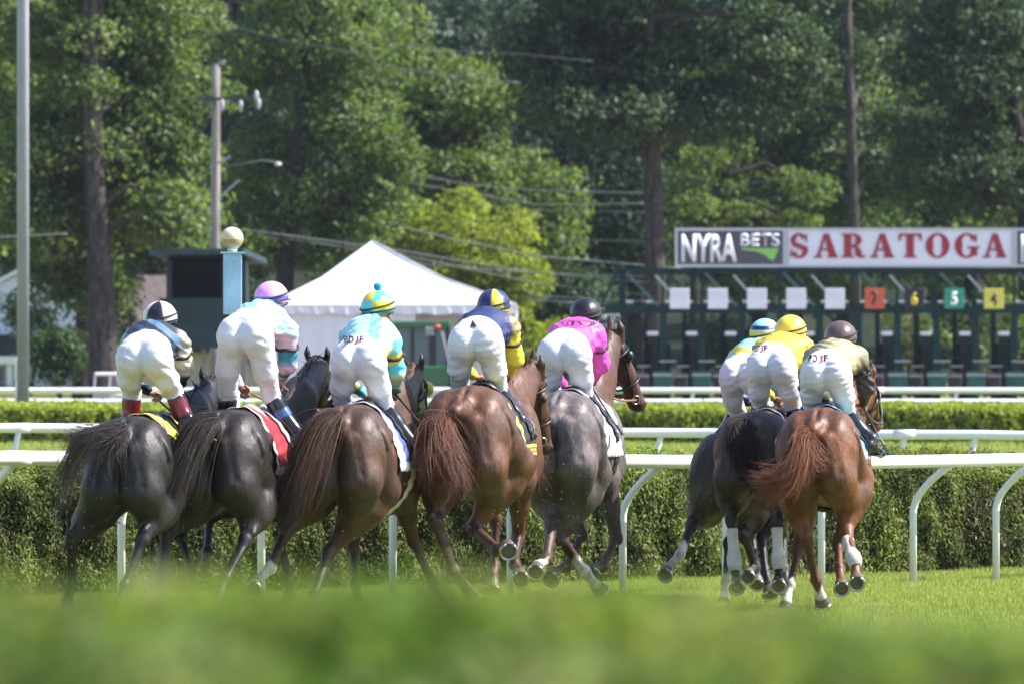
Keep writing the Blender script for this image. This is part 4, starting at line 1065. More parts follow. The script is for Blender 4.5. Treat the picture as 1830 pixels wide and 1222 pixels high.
    for s in (-1, 1):
        e0 = H(.0, -.06, s * .065); e1 = e0 + up_e * .09 * S + sd * (s * .012); e2 = e1 + up_e * .07 * S - sd * (s * .006)
        B.cap(e0, e1, .026 * S, .030 * S, .015, ct, (sd, .7)); B.cap(e1, e2, .030 * S, .007, .012, lerp3(ct, leg, .6), (sd, .7))
    # legs
    ct = ct0
    H_ = []; rnd_ = random.Random(key)
    for name, spec in legs.items():
        s = -1 if name[1] == 'l' else 1; hind = name[0] == 'h'
        sock = (socks or {}).get(name); white = (.62, .58, .52)
        if hind:
            st = (stifle or {}).get(name, (.205, .40, .99)); A0 = W(s * .14, .16, 1.26); K0 = W(s * st[0], st[1], st[2])
            J1 = solve(K0, spec[0][0], spec[0][1], .47 * S, spec[0][2]); J2 = solve(J1, spec[1][0], spec[1][1], .37 * S, spec[1][2]); J3 = solve(J2, spec[2][0], spec[2][1], .155 * S, spec[2][2])
            B.cap(A0, K0, .19 * S, .125 * S, .05, ct); B.ell(K0, (.085 * S, .10 * S, .10 * S), None, .05, ct)
            q = K0.lerp(J1, .3)
            bk = ((J1 - K0).normalized() + (J1 - J2).normalized()); bk = bk.normalized() if bk.length > .15 else Vector((0, -1, 0))
            B.cap(K0, q, .135 * S, .138 * S, .05, ct); B.cap(q, K0.lerp(J1, .76), .134 * S, .066 * S, .05, ct); B.cap(K0.lerp(J1, .68), J1, .058 * S, .046 * S, .04, lerp3(ct, leg, .5))
            bt = W(s * .15, .03, 1.04); q2 = K0.lerp(J1, .52) + bk * .025
            B.cap(bt, q2, .150 * S, .100 * S, .07, ct)
            hp = J1 + bk * .045 * S - (J2 - J1).normalized() * .035 * S
            B.cap(K0.lerp(J1, .55) + bk * .055 * S, hp, .026 * S, .019 * S, .018, lerp3(ct, leg, .6)); B.ell(hp, (.024 * S,) * 3, None, .022, leg); B.ell(J1 + (J2 - J1).normalized() * .02, (.047 * S, .054 * S, .060 * S), None, .03, leg)
            rc = (.036, .032)
        else:
            A0 = W(s * .155, 1.38, 1.02); K0 = W(s * .165, 1.20, .93)
            J1 = solve(K0, spec[0][0], spec[0][1], .43 * S, spec[0][2]); J2 = solve(J1, spec[1][0], spec[1][1], .31 * S, spec[1][2]); J3 = solve(J2, spec[2][0], spec[2][1], .155 * S, spec[2][2])
            B.cap(A0, K0, .13 * S, .10 * S, .05, ct); B.cap(K0, K0.lerp(J1, .5), .098 * S, .064 * S, .05, ct); B.cap(K0.lerp(J1, .45), J1, .062 * S, .041 * S, .04, lerp3(ct, leg, .5))
            bk = Vector((0, -1, 0)); B.ell(J1, (.044 * S, .044 * S, .052 * S), None, .025, leg); hp = J1
            rc = (.032, .029)
        cl = leg
        if sock:
            def cl(P, p, a_=np.array(J1), b_=np.array(J3), t_=sock):
                ab = b_ - a_; t = ((P - a_) @ ab) / (ab @ ab); m_ = np.clip((t - (t_ + .04 * np.sin(P[:, 0] * 90))) / .06, 0, 1)[:, None]
                return np.array(leg)[None] * (1 - m_) + np.array(white)[None] * m_
        dc = (J2 - J1).normalized(); pb = (bk - dc * bk.dot(dc)); pb = pb.normalized() if pb.length > .1 else Vector((0, -1, 0))
        B.cap(J1, J2, rc[0] * S, rc[1] * S, .025, cl); B.cap(J1 + pb * .026 * S, J2 + pb * .030 * S, .017 * S, .016 * S, .016, cl)
        B.ell(J2, (.041 * S, .041 * S, .044 * S), None, .022, cl); B.ell(J2 + pb * .028 * S, (.022 * S,) * 3, None, .02, cl)
        dp = (J3 - J2).normalized(); B.cap(J2, J3, .033 * S, .036 * S, .022, cl); B.ell(J3, (.044 * S, .044 * S, .036 * S), None, .02, cl)
        H_.append((name, J1, J2, J3, dc, dp, pb, rc))
    for s in (-1, 1):
        G = lambda pts, r=.012, k=.035: B.groove([W(s * x, y, z) for x, y, z in pts], r * S, k)
        G([(.145, -.105, 1.34), (.18, -.125, 1.20), (.195, -.12, 1.10)], .003, .05)          # between the two hamstrings
        G([(.27, .10, 1.42), (.315, .12, 1.25), (.325, .16, 1.05)], .012)               # thigh muscle, side
        G([(.28, .36, 1.30), (.315, .46, 1.12)], .014, .05)                            # flank
        G([(.12, 1.02, 1.50), (.22, 1.10, 1.32), (.30, 1.16, 1.10)], .010)              # behind the shoulder
        G([(.06, .10, 1.605), (.05, .45, 1.63)], .006, .03)
        for k_ in range(5): G([(.315, .66 + .10 * k_, 1.24), (.33, .62 + .10 * k_, 1.06)], .004, .022)   # ribs
    B.groove([W(0, -.02, 1.50), W(0, .30, 1.622), W(0, .60, 1.60)], .010 * S, .035)
    B.groove([W(0, -.14, 1.30), W(0, -.16, 1.10), W(0, -.12, .95)], .022 * S, .04)
    V, Q = B.surface(.0125, smooth=1); Cv = B.colours(V)
    # dark lower legs, muzzle
    body = mesh_np('body', V, Q, M_coat, parent=root, col=Cv, smooth=True)
    bvh = BVHTree.FromPolygons([Vector(v) for v in V], [tuple(int(i) for i in q) for q in Q])
    for name, J1, J2, J3, dc, dp, pb0, rc in H_:
        pb = pb0; m = MB(); ax = (dp * .75 + dc * .25 + Vector((0, 0, -.15))).normalized(); ax = Vector((dp.x * .4, -.86, -.38)).normalized() if name in soles else ax; pb = Vector((0, .3, 1)) if name in soles else pb; ring = frustum(m, J3 + ax * .008 * S, ax, .046 * S, .061 * S, .068 * S, -pb)
        hoof = m.build('hoof', M_hoof, root, base=None)
        m = MB(); m.tube(ring, .010, 6, flat=1.0); m.build('horseshoe', M_shoe, hoof, smooth=True)
        pb = pb0
        if name in wraps:
            m = MB(); a = J1.lerp(J2, .24); b = J1.lerp(J2, .86); P = []; Rr = []
            for k in range(13):
                t = k / 12; P.append(a.lerp(b, t) + pb * .014 * S); Rr.append((.047 - .006 * sin(pi * t) + .002 * (k % 2) + .012 * max(0, t - .7) * 3.3) * S)
            P.append(J2 + pb * .008 * S); Rr.append(.059 * S); P.append(J2.lerp(J3, .42)); Rr.append(.048 * S)
            m.tube(P, Rr, 14); m.build('leg_wrap', M_wrap, root, smooth=True)
    for s in (-1, 1):
        m = MB(); m.ball(H(.28, -.035, s * .088), .019, 10, 8); m.build('eye', M_eye, root, smooth=True)
    # tail hair
    rs = np.random.RandomState(sum(map(ord, key)))
    VV = []; FF = []; CC = []; k0 = 0
    for path, spread, nst, jit in tail_list(tail):
        Pp = [at(x, y, Y - .30 * cos(h) + dd) for x, y, dd in path]; Pa = np.array([tuple(p) for p in Pp]); ns = 14
        LK = rs.normal(size=(22, 3)) * np.array([1, .7, .8]); LK /= np.maximum(1, np.linalg.norm(LK, axis=1) / 1.5)[:, None]; LL = rs.uniform(.6, 1.0, 22)
        for i in range(int(nst * 3.4)):
            lk = rs.randint(22); o = LK[lk] + rs.normal(size=3) * (.32 if i % 7 else .9); Lr = LL[lk] * rs.uniform(.8, 1.0) if i % 5 else rs.uniform(.25, .6)
            t = np.linspace(0, Lr, ns); tt = t * (len(Pa) - 1); ii = np.minimum(tt.astype(int), len(Pa) - 2); f = tt - ii
            # catmull-rom
            p0 = Pa[np.maximum(ii - 1, 0)]; p1 = Pa[ii]; p2 = Pa[ii + 1]; p3 = Pa[np.minimum(ii + 2, len(Pa) - 1)]; f = f[:, None]
            C_ = .5 * ((2 * p1) + (-p0 + p2) * f + (2 * p0 - 5 * p1 + 4 * p2 - p3) * f ** 2 + (-p0 + 3 * p1 - 3 * p2 + p3) * f ** 3)
            sp = np.interp(t, np.linspace(0, 1, len(spread)), spread)
            wv = rs.uniform(1.5, 4); ph = rs.uniform(0, 6.28, 3); aw = rs.uniform(.004, .016) * jit
            C_ = C_ + o * sp[:, None] + np.sin(t[:, None] * wv * 2 + ph) * aw * np.linspace(0, 1, ns)[:, None] * 2
            C_ = C_ + rs.normal(size=3) * .05 * jit * (t[:, None] ** 3)
            w = rs.uniform(.0011, .0026) * (1 - .75 * np.linspace(0, 1, ns) ** 2); T = np.gradient(C_, axis=0); T /= np.linalg.norm(T, axis=1)[:, None] + 1e-9
            u = np.cross(T, np.array([.2, 1, .3])); u /= np.linalg.norm(u, axis=1)[:, None] + 1e-9; v_ = np.cross(T, u)
            for q in range(3):
                a = 2 * pi * q / 3; VV.append(C_ + (u * cos(a) + v_ * sin(a)) * w[:, None])
            b0 = k0
            for q in range(3):
                q1 = (q + 1) % 3
                FF += [(b0 + q * ns + j, b0 + q * ns + j + 1, b0 + q1 * ns + j + 1, b0 + q1 * ns + j) for j in range(ns - 1)]
            k0 += 3 * ns; tip = np.array(tailcol[1]); rt = np.array(tailcol[0]); cc = rt + (tip - rt) * (t[:, None] ** 1.2); br = rs.uniform(.6, 1.35); CC += [cc * br] * 3
    mesh_np('tail', np.concatenate(VV), np.array(FF), M_hair, parent=root, col=np.concatenate(CC), smooth=True)
    # mane
    VV = []; FF = []; k0 = 0; n = 150
    wt = W(0, 1.3, 1.52)
    for i in range(n):
        t = i / n; nk2 = nk + Vector((0, 0, .185 * S)); q = wt.lerp(nk2, t * 2) if t < .5 else nk2.lerp(pl + Vector((0, 0, .12 * S)), t * 2 - 1)
        q = q - Vector((0, 0, .03)); s = rs.choice([-1, 1]); P0 = np.array(q); dr = np.array([s * .4 + rs.normal() * .3, -.5, .75 + rs.normal() * .3]); L = rs.uniform(.04, .10)
        dr = np.array(right) * dr[0] + np.array([0, dr[1], dr[2]])
        P_ = [P0, P0 + dr * L * .5, P0 + dr * L * .9 + np.array([0, -.03, -.02])]; w = .006
        for j, p_ in enumerate(P_):
            ww = w * (1 - j * .4); VV += [p_ + np.array([-ww, 0, 0]), p_ + np.array([ww, ww, 0])]
        FF += [(k0, k0 + 1, k0 + 3, k0 + 2), (k0 + 2, k0 + 3, k0 + 5, k0 + 4)]; k0 += 6
    mesh_np('mane', np.array(VV), np.array(FF), M_hair, parent=root, col=np.tile(np.array(tailcol[0]) * .8, (k0, 1)))
    # bridle
    def ringpts(t, rr, o=.03, n=16, fl=.85):
        c = H(t, o); return [c + dn * cos(2 * pi * k / n) * rr * S + sd * sin(2 * pi * k / n) * rr * fl * S for k in range(n + 1)]
    m = MB(); m.tube(ringpts(.62, .100, .02), .010, 6, flat=1); m.tube(ringpts(.16, .135, .035), .009, 6)
    for s in (-1, 1):
        m.tube([H(.03, -.07, s * .05), H(.12, -.02, s * .094), H(.35, .0, s * .088), H(.62, .02, s * .074), H(.83, .03, s * .060)], .0085, 6)
        m.tube([H(.03, -.07, s * .05), H(.10, .08, s * .09), H(.2, .16, s * .03)], .007, 6)
    m.tube([H(.03, -.085, -.06), H(.0, -.10, 0), H(.03, -.085, .06)], .009, 6); m.build('bridle', M_strap, root, smooth=True)
    m = MB()
    for s in (-1, 1):
        c = H(.84, .03, s * .066); m.tube([c + (d * cos(a) + dn * sin(a)) * .032 for a in [2 * pi * k / 12 for k in range(13)]], .005, 6)
    m.build('bit', M_steel, root, smooth=True)
    info = dict(W=W, RR=RR, root=root, bvh=bvh, H=H, S=S, Y=Y, h=h, sd=sd, dn=dn, d=d, body=B, right=Vector(right), fwd=RR @ Vector((0, 1, 0)), Hfun=H)
    HORSES[key] = info
    return info
def tail_list(tail): return [(tail[0], tail[1], tail[2], tail[3])] + (list(tail[4]) if len(tail) > 4 else [])

def wrap_cloth(I, y0, y1, phL, phR, colf, name='saddle_cloth', off=.014, nu=26, nv=70, cz=1.15, thick=.006, droop=0.0, m=M_cloth, z0=1.15, inside=False):
    W = I['W']; V = []; C = []; bvh = I['bvh']; cent = []
    for i in range(nu + 1):
        y = y0 + (y1 - y0) * i / nu
        for j in range(nv + 1):
            ph = R_(phL + (phR - phL) * j / nv); o = W(0, y, cz); dd = (W(sin(ph), y, cz + cos(ph)) - o).normalized()
            hit = bvh.ray_cast(o, dd, .6)[0] if inside else bvh.ray_cast(o + dd * 1.1, -dd, 1.1)[0]
            if hit is None: hit = o + dd * .3
            wr = off + .008 * sin(y * 40 + ph * 5) * abs(sin(ph)) + .004 * sin(ph * 23 + y * 11)
            V.append(hit + dd * wr * (1 + droop * abs(sin(ph)) * 2)); C.append(colf(i / nu, j / nv, y, math.degrees(ph)))
    k = nv + 1; Fq = [(i * k + j, i * k + j + 1, (i + 1) * k + j + 1, (i + 1) * k + j) for i in range(nu) for j in range(nv)]
    o = mesh_np(name, np.array([tuple(v) for v in V]), np.array(Fq), m, parent=I['root'], col=np.array(C), smooth=True)
    s = o.modifiers.new('thick', 'SOLIDIFY'); s.thickness = thick; s.offset = 1
    return o

def saddle(I, col=(.012, .012, .014), pcol=None, yc=.86):
    W = I['W']; m = MB(); rows = []
    prof = [(-.20, .055, .10), (-.15, .075, .14), (-.05, .045, .13), (.08, .04, .10), (.18, .075, .07), (.22, .06, .04)]
    V = []; 
    for (dy, dz, wd) in prof:
        for j in range(9):
            t = j / 8 * 2 - 1; V.append(W(t * wd, yc + dy, 1.545 + dz - .10 * t * t))
    k = 9; fs = [(i * k + j, i * k + j + 1, (i + 1) * k + j + 1, (i + 1) * k + j) for i in range(len(prof) - 1) for j in range(8)]
    m.add(V, fs); o = m.build('saddle', mat('saddle_%02d' % int(col[0] * 100 + col[1] * 1000), col, .35, noise=(15, .2, None)), I['root'], smooth=True)
    q = o.modifiers.new('t', 'SOLIDIFY'); q.thickness = .03; q.offset = -1
    wrap_cloth(I, yc - .02, yc + .16, -78, 78, lambda a, b, y, p: col, 'saddle_flap', off=.030, nu=6, nv=40, m=M_cloth)
    return o
# ------------------------------------------------------------------ the eight horses
black = (.007, .0065, .007)
def H_(d): return d
TC = lambda *a: a
horse('one', 'near black horse with a wind-blown tail, leftmost of the field, yellow cloth behind its saddle', (232, 743), 58.8, 14, .97, 0, (.010, .008, .008), black,
      dict(hl=[(128, 962, -1), (128, 1040, 1), (120, 1075, -1)], hr=[(256, 960, -1), (224, 1045, -1), (214, 1078, -1)], fl=[(290, 965, 1), (285, 1030, -1), (288, 1062, -1)], fr=[(322, 955, 1), (342, 1020, -1), (345, 1050, -1)]),
      (378, 700, 1.95), (410, 780, 2.35), ([(222, 760, 0), (190, 772, -.10), (150, 790, -.2), (124, 850, -.2), (112, 935, -.15)], (.012, .03, .05, .055, .05), 260, 1.0,
       [([(215, 765, 0), (180, 775, -.1), (130, 778, -.2), (100, 765, -.25)], (.012, .045, .05, .05), 60, 1.6), ([(222, 775, 0), (200, 800, -.1), (195, 840, -.12)], (.02, .05, .05), 70, 1.2)]), ((.025, .021, .022), (.09, .075, .07)))
horse('two', 'black-brown horse with a red saddle cloth, second from the left', (402, 731), 59.3, 18, .99, 0, (.014, .008, .006), black,
      dict(hl=[(298, 955, -1), (292, 1045, -1), (286, 1080, -1)], hr=[(440, 962, -1), (402, 1032, -1), (392, 1064, -1)], fl=[(374, 925, 1), (370, 985, -1), (366, 1008, -1)], fr=[(498, 950, 1), (514, 1030, -1), (517, 1062, -1)]),
      (566, 664, 1.95), (590, 735, 2.3), ([(386, 748, 0), (352, 768, -.12), (318, 830, -.2), (298, 895, -.2), (284, 950, -.15)], (.012, .05, .065, .07, .06), 360, 1.0), ((.03, .024, .022), (.08, .065, .06)))
horse('three', 'glossy brown horse with a white girth and blue-white cloth, third from the left', (620, 722), 59.9, 13, 1.0, 0, (.062, .028, .014), (.034, .015, .009),
      dict(hl=[(512, 948, -1), (484, 1015, -1), (458, 1040, -1)], hr=[(588, 985, -1), (562, 1060, -1), (552, 1090, -1)], fl=[(630, 985, 1), (635, 1040, -1), (638, 1070, -1)], fr=[(738, 965, 1), (775, 1045, 1), (795, 1075, -1)]),
      (734, 676, 1.95), (748, 745, 2.3), ([(602, 737, 0), (570, 765, -.1), (540, 840, -.2), (515, 905, -.2), (488, 945, -.15)], (.015, .055, .07, .07, .05), 380, .9), ((.085, .045, .030), (.035, .022, .020)), socks=dict(hl=.62), soles=('hl',))
horse('four', 'light bay horse with a bushy reddish tail, right hind leg folded, in mid-field', (838, 688), 60.9, 11, 1.06, 0, (.090, .036, .016), (.055, .022, .012),
      dict(hl=[(778, 930, -1), (812, 1020, 1), (836, 1052, 1)], hr=[(846, 942, -1), (890, 982, -1), (906, 972, -1)], fl=[(886, 930, 1), (884, 1010, -1), (880, 1035, -1)], fr=[(926, 960, 1), (920, 1008, -1), (928, 1022, -1)]),
      (948, 672, 1.75), (972, 790, 1.95), ([(796, 742, 0), (778, 770, -.1), (782, 815, -.18), (788, 850, -.18), (764, 892, -.15)], (.015, .05, .085, .10, .07), 420, 1.5,
       [([(800, 760, 0), (800, 800, -.1), (815, 850, -.12), (822, 870, -.12)], (.03, .06, .07, .05), 80, 1.8)]), ((.17, .065, .035), (.10, .045, .03)), stifle=dict(hr=(.265, .50, 1.05)), yaw=62, soles=('hr', 'fr'))
horse('five', 'dark brown horse in a grey cloth, holding its head high and turned right', (1002, 698), 64.0, 10, 1.04, 0, (.115, .094, .088), (.075, .038, .024),
      dict(hl=[(986, 935, -1), (976, 1000, -1), (960, 1010, -1)], hr=[(1003, 962, -1), (1046, 1020, 1), (1064, 1045, 1)], fl=[(1040, 955, 1), (1012, 1012, -1), (988, 1022, -1)], fr=[(1102, 962, 1), (1076, 1012, -1), (1060, 1014, -1)]),
      (1092, 612, 1.75), (1128, 692, 1.9), ([(968, 765, 0), (955, 785, -.1), (958, 830, -.12), (972, 880, -.1)], (.015, .04, .05, .04), 160, 1.3), ((.17, .06, .03), (.09, .035, .02)), socks=dict(hr=.35, hl=.8), yaw=58, soles=('hl', 'fr', 'fl'), front=(.085, .036, .018))
horse('eight', 'grey-brown horse with a pale grey tail, mostly hidden on the left of the right-hand trio', (1308, 768), 65.0, 14, .95, 0, (.050, .038, .034), (.018, .015, .015),
      dict(hl=[(1236, 938, -1), (1216, 990, -1), (1192, 1016, -1)], hr=[(1330, 955, -1), (1350, 1012, 1), (1338, 1020, -1)], fl=[(1345, 960, 1), (1350, 1010, -1), (1352, 1030, -1)], fr=[(1400, 955, 1), (1402, 1015, -1), (1404, 1040, -1)]),
      (1392, 730, 1.9), (1402, 760, 2.25), ([(1288, 790, 0), (1266, 820, -.1), (1252, 862, -.15), (1240, 900, -.1)], (.012, .04, .055, .045), 240, 1.0), ((.16, .14, .13), (.30, .28, .26)), socks=dict(hl=.45), soles=('hl', 'hr'))
horse('seven', 'dark bay horse with white bandages on both hind legs and a black tail', (1350, 733), 63.9, 12, .95, 0, (.040, .020, .013), black,
      dict(hl=[(1307, 925, -1), (1313, 1008, -1), (1316, 1038, -1)], hr=[(1388, 925, -1), (1393, 1006, -1), (1391, 1036, -1)], fl=[(1302, 970, 1), (1297, 1040, -1), (1294, 1068, -1)], fr=[(1362, 960, 1), (1368, 1020, -1), (1374, 1046, -1)]),
      (1432, 725, 1.9), (1445, 765, 2.25), ([(1338, 752, 0), (1324, 775, -.1), (1330, 815, -.16), (1346, 868, -.14)], (.012, .045, .055, .04), 260, 1.1), ((.03, .018, .015), (.02, .016, .018)), socks=dict(fl=.5), wraps=('hl', 'hr'), soles=('hl', 'hr'))
horse('six', 'chestnut horse with a flaring red-brown tail, rightmost of the field', (1464, 727), 62.7, 8, .98, 0, (.125, .042, .011), (.115, .038, .012),
      dict(hl=[(1442, 962, -1), (1458, 1035, 1), (1467, 1066, 1)], hr=[(1513, 950, -1), (1528, 998, -1), (1530, 1030, -1)], fl=[(1426, 985, 1), (1412, 1045, -1), (1405, 1076, -1)], fr=[(1498, 975, 1), (1500, 1015, -1), (1503, 1040, -1)]),
      (1544, 694, 1.95), (1560, 745, 2.3), ([(1446, 772, 0), (1434, 790, -.12), (1428, 830, -.22), (1405, 870, -.25), (1350, 905, -.2)], (.012, .035, .05, .06, .06), 300, 1.5,
       [([(1445, 780, 0), (1440, 800, -.12), (1458, 830, -.16), (1470, 822, -.16)], (.02, .05, .05, .03), 70, 1.6), ([(1436, 810, -.1), (1400, 850, -.22), (1365, 855, -.25), (1345, 848, -.25)], (.04, .06, .05, .035), 110, 1.4)]), ((.20, .070, .032), (.19, .075, .042)), socks=dict(fl=.55, hl=.82), wraps=('hr',), soles=('hr', 'fr'), stifle=dict(hr=(.25, .46, 1.04)))
# ------------------------------------------------------------------ jockeys
M_breech = mat('white_breeches', (.66, .66, .71), .6, noise=(5, .10, (.66, .62, .66)), bump=(14, .4, (1.2, 1.2, 2.0)), bdist=.02)
M_silk = mat('racing_silk', (1, 1, 1), .5, attr=True, spec=.5, bump=(10, .5, (1, 1, 1.8)), bdist=.03)
M_skin = mat('skin', (.50, .27, .18), .55, noise=(12, .08, None)); M_glove = M_skin
M_helm = mat('helmet_cover', (1, 1, 1), .38, attr=True, bump=(20, .12)); M_gog = mat('goggle_lens', (.03, .03, .035), .1)
M_band = mat('black_elastic', (.012, .012, .013), .6)
cyan = srgb(90, 200, 215); teal = srgb(40, 122, 146); pcyan = srgb(150, 208, 216); yel = srgb(218, 194, 60); navy = srgb(36, 46, 92); cream = srgb(222, 214, 192); ppink = srgb(218, 178, 196); pink = srgb(232, 82, 180); tan = srgb(158, 150, 112); brown = srgb(50, 42, 42); steel = srgb(105, 135, 165); dkb = srgb(22, 30, 48)

def vnormals(V, Q):
    n = np.cross(V[Q[:, 2]] - V[Q[:, 0]], V[Q[:, 3]] - V[Q[:, 1]]); N = np.zeros_like(V)
    for k in range(4): np.add.at(N, Q[:, k], n)
    return unit(N)
def creases(V, Q, amp, o, seed, along=1.0):
    """real folds in the cloth, running mostly across the limbs"""
    N = vnormals(V, Q); P = V - o; x, y, z = P[:, 0], P[:, 1], P[:, 2]; r = random.Random(seed); D = 0
    for k in range(5):
        a, b, c = r.uniform(-.8, .8), r.uniform(-.5, .5), r.uniform(.5, 1.2) * along; f = r.uniform(48, 105); p1, p2, p3 = r.uniform(0, 6), r.uniform(0, 6), r.uniform(0, 6)
        u = a * x + b * y + c * z; w = np.sin(u * f + p1 + 1.6 * np.sin(x * 17 + p2) + 1.3 * np.sin(z * 13 - y * 11 + p3))
        mk = np.clip(np.sin(x * r.uniform(9, 22) + p2) * np.sin(z * r.uniform(9, 20) + p3) * 1.5 - .1, 0, 1)
        D = D + mk * (np.abs(w) ** .6 * np.sign(w))
    return V + N * (D * amp)[:, None]
def sub_surface(B, name, tags, m, root, h=.010, grow=0.0, colour=False, smooth=1, fold=0.0, seed=1):
    V, Q = B.surface(h, tags, grow, smooth=smooth)
    if fold: V = creases(V, Q, fold, np.array(tuple(root.location)) + np.array([0, 0, 1.8]), seed)
    c = B.colours(V, tags, .006) if colour else None
    return mesh_np(name, V, Q, m, parent=root, col=c, smooth=True), V, Q

def rider(key, label, hk, hip, helm, sh_r, el_r, ha_r, kn_l, kn_r, ft_r, wid, torso, arm_u, arm_f, helmet, boot=None, band=True, lean=.0, rein=None, vest=None, bare=None, ha_l=None, dps=None, logo=None, straps=2, pom=None, hd=.65, boot_m=None):
    I = HORSES[hk]; Yh = I['Y']; h = I['h']; S = I['S']
    Fv = Vector((sin(h), cos(h), 0)); Rv = Vector((cos(h), -sin(h), 0)); U = Vector((0, 0, 1)); M = np.array(Matrix((Rv, Fv, U)).transposed())
    d = dict(hip=.50, chest=.86, sh=.90, el=.98, ha=1.18, kn=.74, ft=.72); d.update(dps or {})
    P = at(*hip, Yh + d['hip'] * cos(h)); Hc = at(*helm, Yh + d['hip'] * cos(h) + hd)
    SR = at(*sh_r, Yh + d['sh'] * cos(h)); ER = at(*el_r, Yh + d['el'] * cos(h)); HR = at(*ha_r, Yh + d['ha'] * cos(h))
    KL = at(*kn_l, Yh + (d['kn']) * cos(h)); KR = at(*kn_r, Yh + d['kn'] * cos(h) - .05); FR = at(*ft_r, Yh + d['ft'] * cos(h) - .05)
    hwid = wid / 2 * (Yh / F)                     # half width of the hips
    C = P + (Hc - P) * .60 - U * .06; ax = (C - P).normalized()
    SL = C * 2 - SR + Fv * .10; SL = C - Rv * max(.15, (SR - C).dot(Rv) * .95) + Fv * .03 + U * ((SR - C).z * .6)
    HL = at(*ha_l, Yh + (d['ha'] + .0) * cos(h)) if ha_l else HR - Rv * .20
    EL = (SL + HL) / 2 - Rv * .10 - U * .07
    lo = I['W'](0, 0, 0); q = FR - P; mirror = lambda p, o: p - Rv * 2 * (p - o).dot(Rv)
    mid = I['W'](0, .86, 1.2); FL = mirror(FR, mid) + U * .02
    root = empty('person', Vector((P.x, P.y, 0)), label, 'person', 'jockeys riding in the race')
    B = Body(); w = hwid / .21
    T = lambda *a: a
    E = lambda c, r, tg, k=.03, col=None: B.ell(np.array(c), np.array(r), M, k, col, tg)
    # breeches
    E(P + Fv * .06 + U * .02, (.165 * w, .14, .135), 'b')
    for s in (-1, 1): E(P + Rv * (s * .082 * w) - U * .005, (.118 * w, .135, .138), 'b', .018)
    B.cap(P + Fv * .08 + U * .04, P + (C - P) * .38 + U * .0, .150 * w, .128 * w, .05, None, (np.array(Rv), 1.12), 'b')
    for s, K, FT in ((-1, KL, FL), (1, KR, FR)):
        hj = P + Rv * (s * .098 * w) - U * .05 + Fv * .03
        md = hj.lerp(K, .55) + Rv * (s * .010) - Fv * .03
        B.cap(hj, md, .104 * w, .084 * w, .03, None, None, 'b'); B.cap(md, K, .082 * w, .066, .025, None, None, 'b')
        kd = (FT - K).normalized(); B.cap(K, K + kd * .10, .064, .058, .02, None, None, 'b')
        an = FT + U * .085 - Fv * .03
        B.cap(K + kd * .04, K + kd * .16, .060, .060, .02, None, None, 'o'); B.cap(K + kd * .16, an, .060, .040, .02, None, None, 'o')
        tdir = (Fv * .80 + Rv * (s * .35) - U * .25).normalized()
        B.cap(an - U * .05 - tdir * .045, an - U * .065 + tdir * .15, .038, .032, .02, None, (np.array(Rv), 1.1), 'o'); B.cap(an, an - U * .05, .042, .042, .02, None, None, 'o')
    # shirt
    B.cap(P + (C - P) * .27 + U * .018 + Fv * .02, C, .138 * w, .160, .05, torso, (np.array(Rv), 1.18), 's'); E(C + ax * .02, (.185, .16, .125), 's', .05, torso)
    B.cap(C + ax * .05, C + ax * .16 + U * .03, .12, .06, .05, torso, None, 's')
    for s, SH, EL_, HD in ((1, SR, ER, HR), (-1, SL, EL, HL)):
        B.cap(C + (SH - C) * .4, SH, .10, .082, .05, torso if s > 0 else torso, None, 's')
        B.cap(SH, EL_, .078, .066, .03, arm_u, None, 's'); B.ell(np.array(EL_), (.062, .062, .062), None, .03, arm_f, 's')
        B.cap(EL_, EL_.lerp(HD, .86), .060, .038, .025, arm_f, None, 's')
        fd = (HD - EL_).normalized(); pc = HD - fd * .01
        # hand closed on the rein: palm, four bent fingers of unequal length, thumb
        B.cap(EL_.lerp(HD, .8), pc, .040, .040, .02, None, None, 'k'); E(pc + fd * .03, (.055, .058, .038), 'k', .015)
        lat = Rv * -s; 
        for i, (ln, oo) in enumerate(((.030, -.030), (.036, -.010), (.034, .010), (.026, .030))):
            k0 = pc + fd * .065 + U * .012 + lat * oo; k1 = k0 + fd * ln * .7 - U * .018; k2 = k1 - U * ln * .8 - fd * .012; k3 = k2 - fd * .026 + U * .004
            for a_, b_, r0, r1 in ((k0, k1, .029, .028), (k1, k2, .028, .027), (k2, k3, .027, .026)): B.cap(a_, b_, r0, r1, .006, None, None, 'k')
        t0 = pc + lat * .044 + U * .0; B.cap(t0, t0 + fd * .034 + lat * .008, .030, .029, .008, None, None, 'k'); B.cap(t0 + fd * .034 + lat * .008, t0 + fd * .058 - lat * .012, .028, .026, .006, None, None, 'k')
    # head
    fw = (Fv * .97 + U * .1).normalized(); fu = (U - fw * U.dot(fw)).normalized(); hd_ = Hc - fu * .045 + fw * .012
    B.cap(C + ax * .12, hd_ - fu * .06 - fw * .02, .077, .071, .03, None, None, 'k')
    Mh = np.array(Matrix((Rv, fw, fu)).transposed())
    B.ell(np.array(hd_), (.092, .114, .124), Mh, .02, None, 'k'); B.ell(np.array(hd_ + fw * .055 - fu * .075), (.064, .064, .059), Mh, .03, None, 'k')
    B.cap(hd_ + fw * .105 + fu * .0, hd_ + fw * .122 - fu * .032, .027, .033, .012, None, None, 'k'); B.cap(hd_ + fw * .104 - fu * .068 - Rv * .02, hd_ + fw * .104 - fu * .068 + Rv * .02, .026, .026, .006, None, None, 'k')
    for s in (-1, 1): B.ell(np.array(hd_ + Rv * s * .086 - fu * .018), (.031, .041, .051), Mh, .008, None, 'k')
    body, V, Q = sub_surface(B, 'body', None, M_skin, root, .0115, -.020)
    br, V, Q = sub_surface(B, 'breeches', ('b',), M_breech, root, .0080, fold=.0023, seed=sum(map(ord, key)))
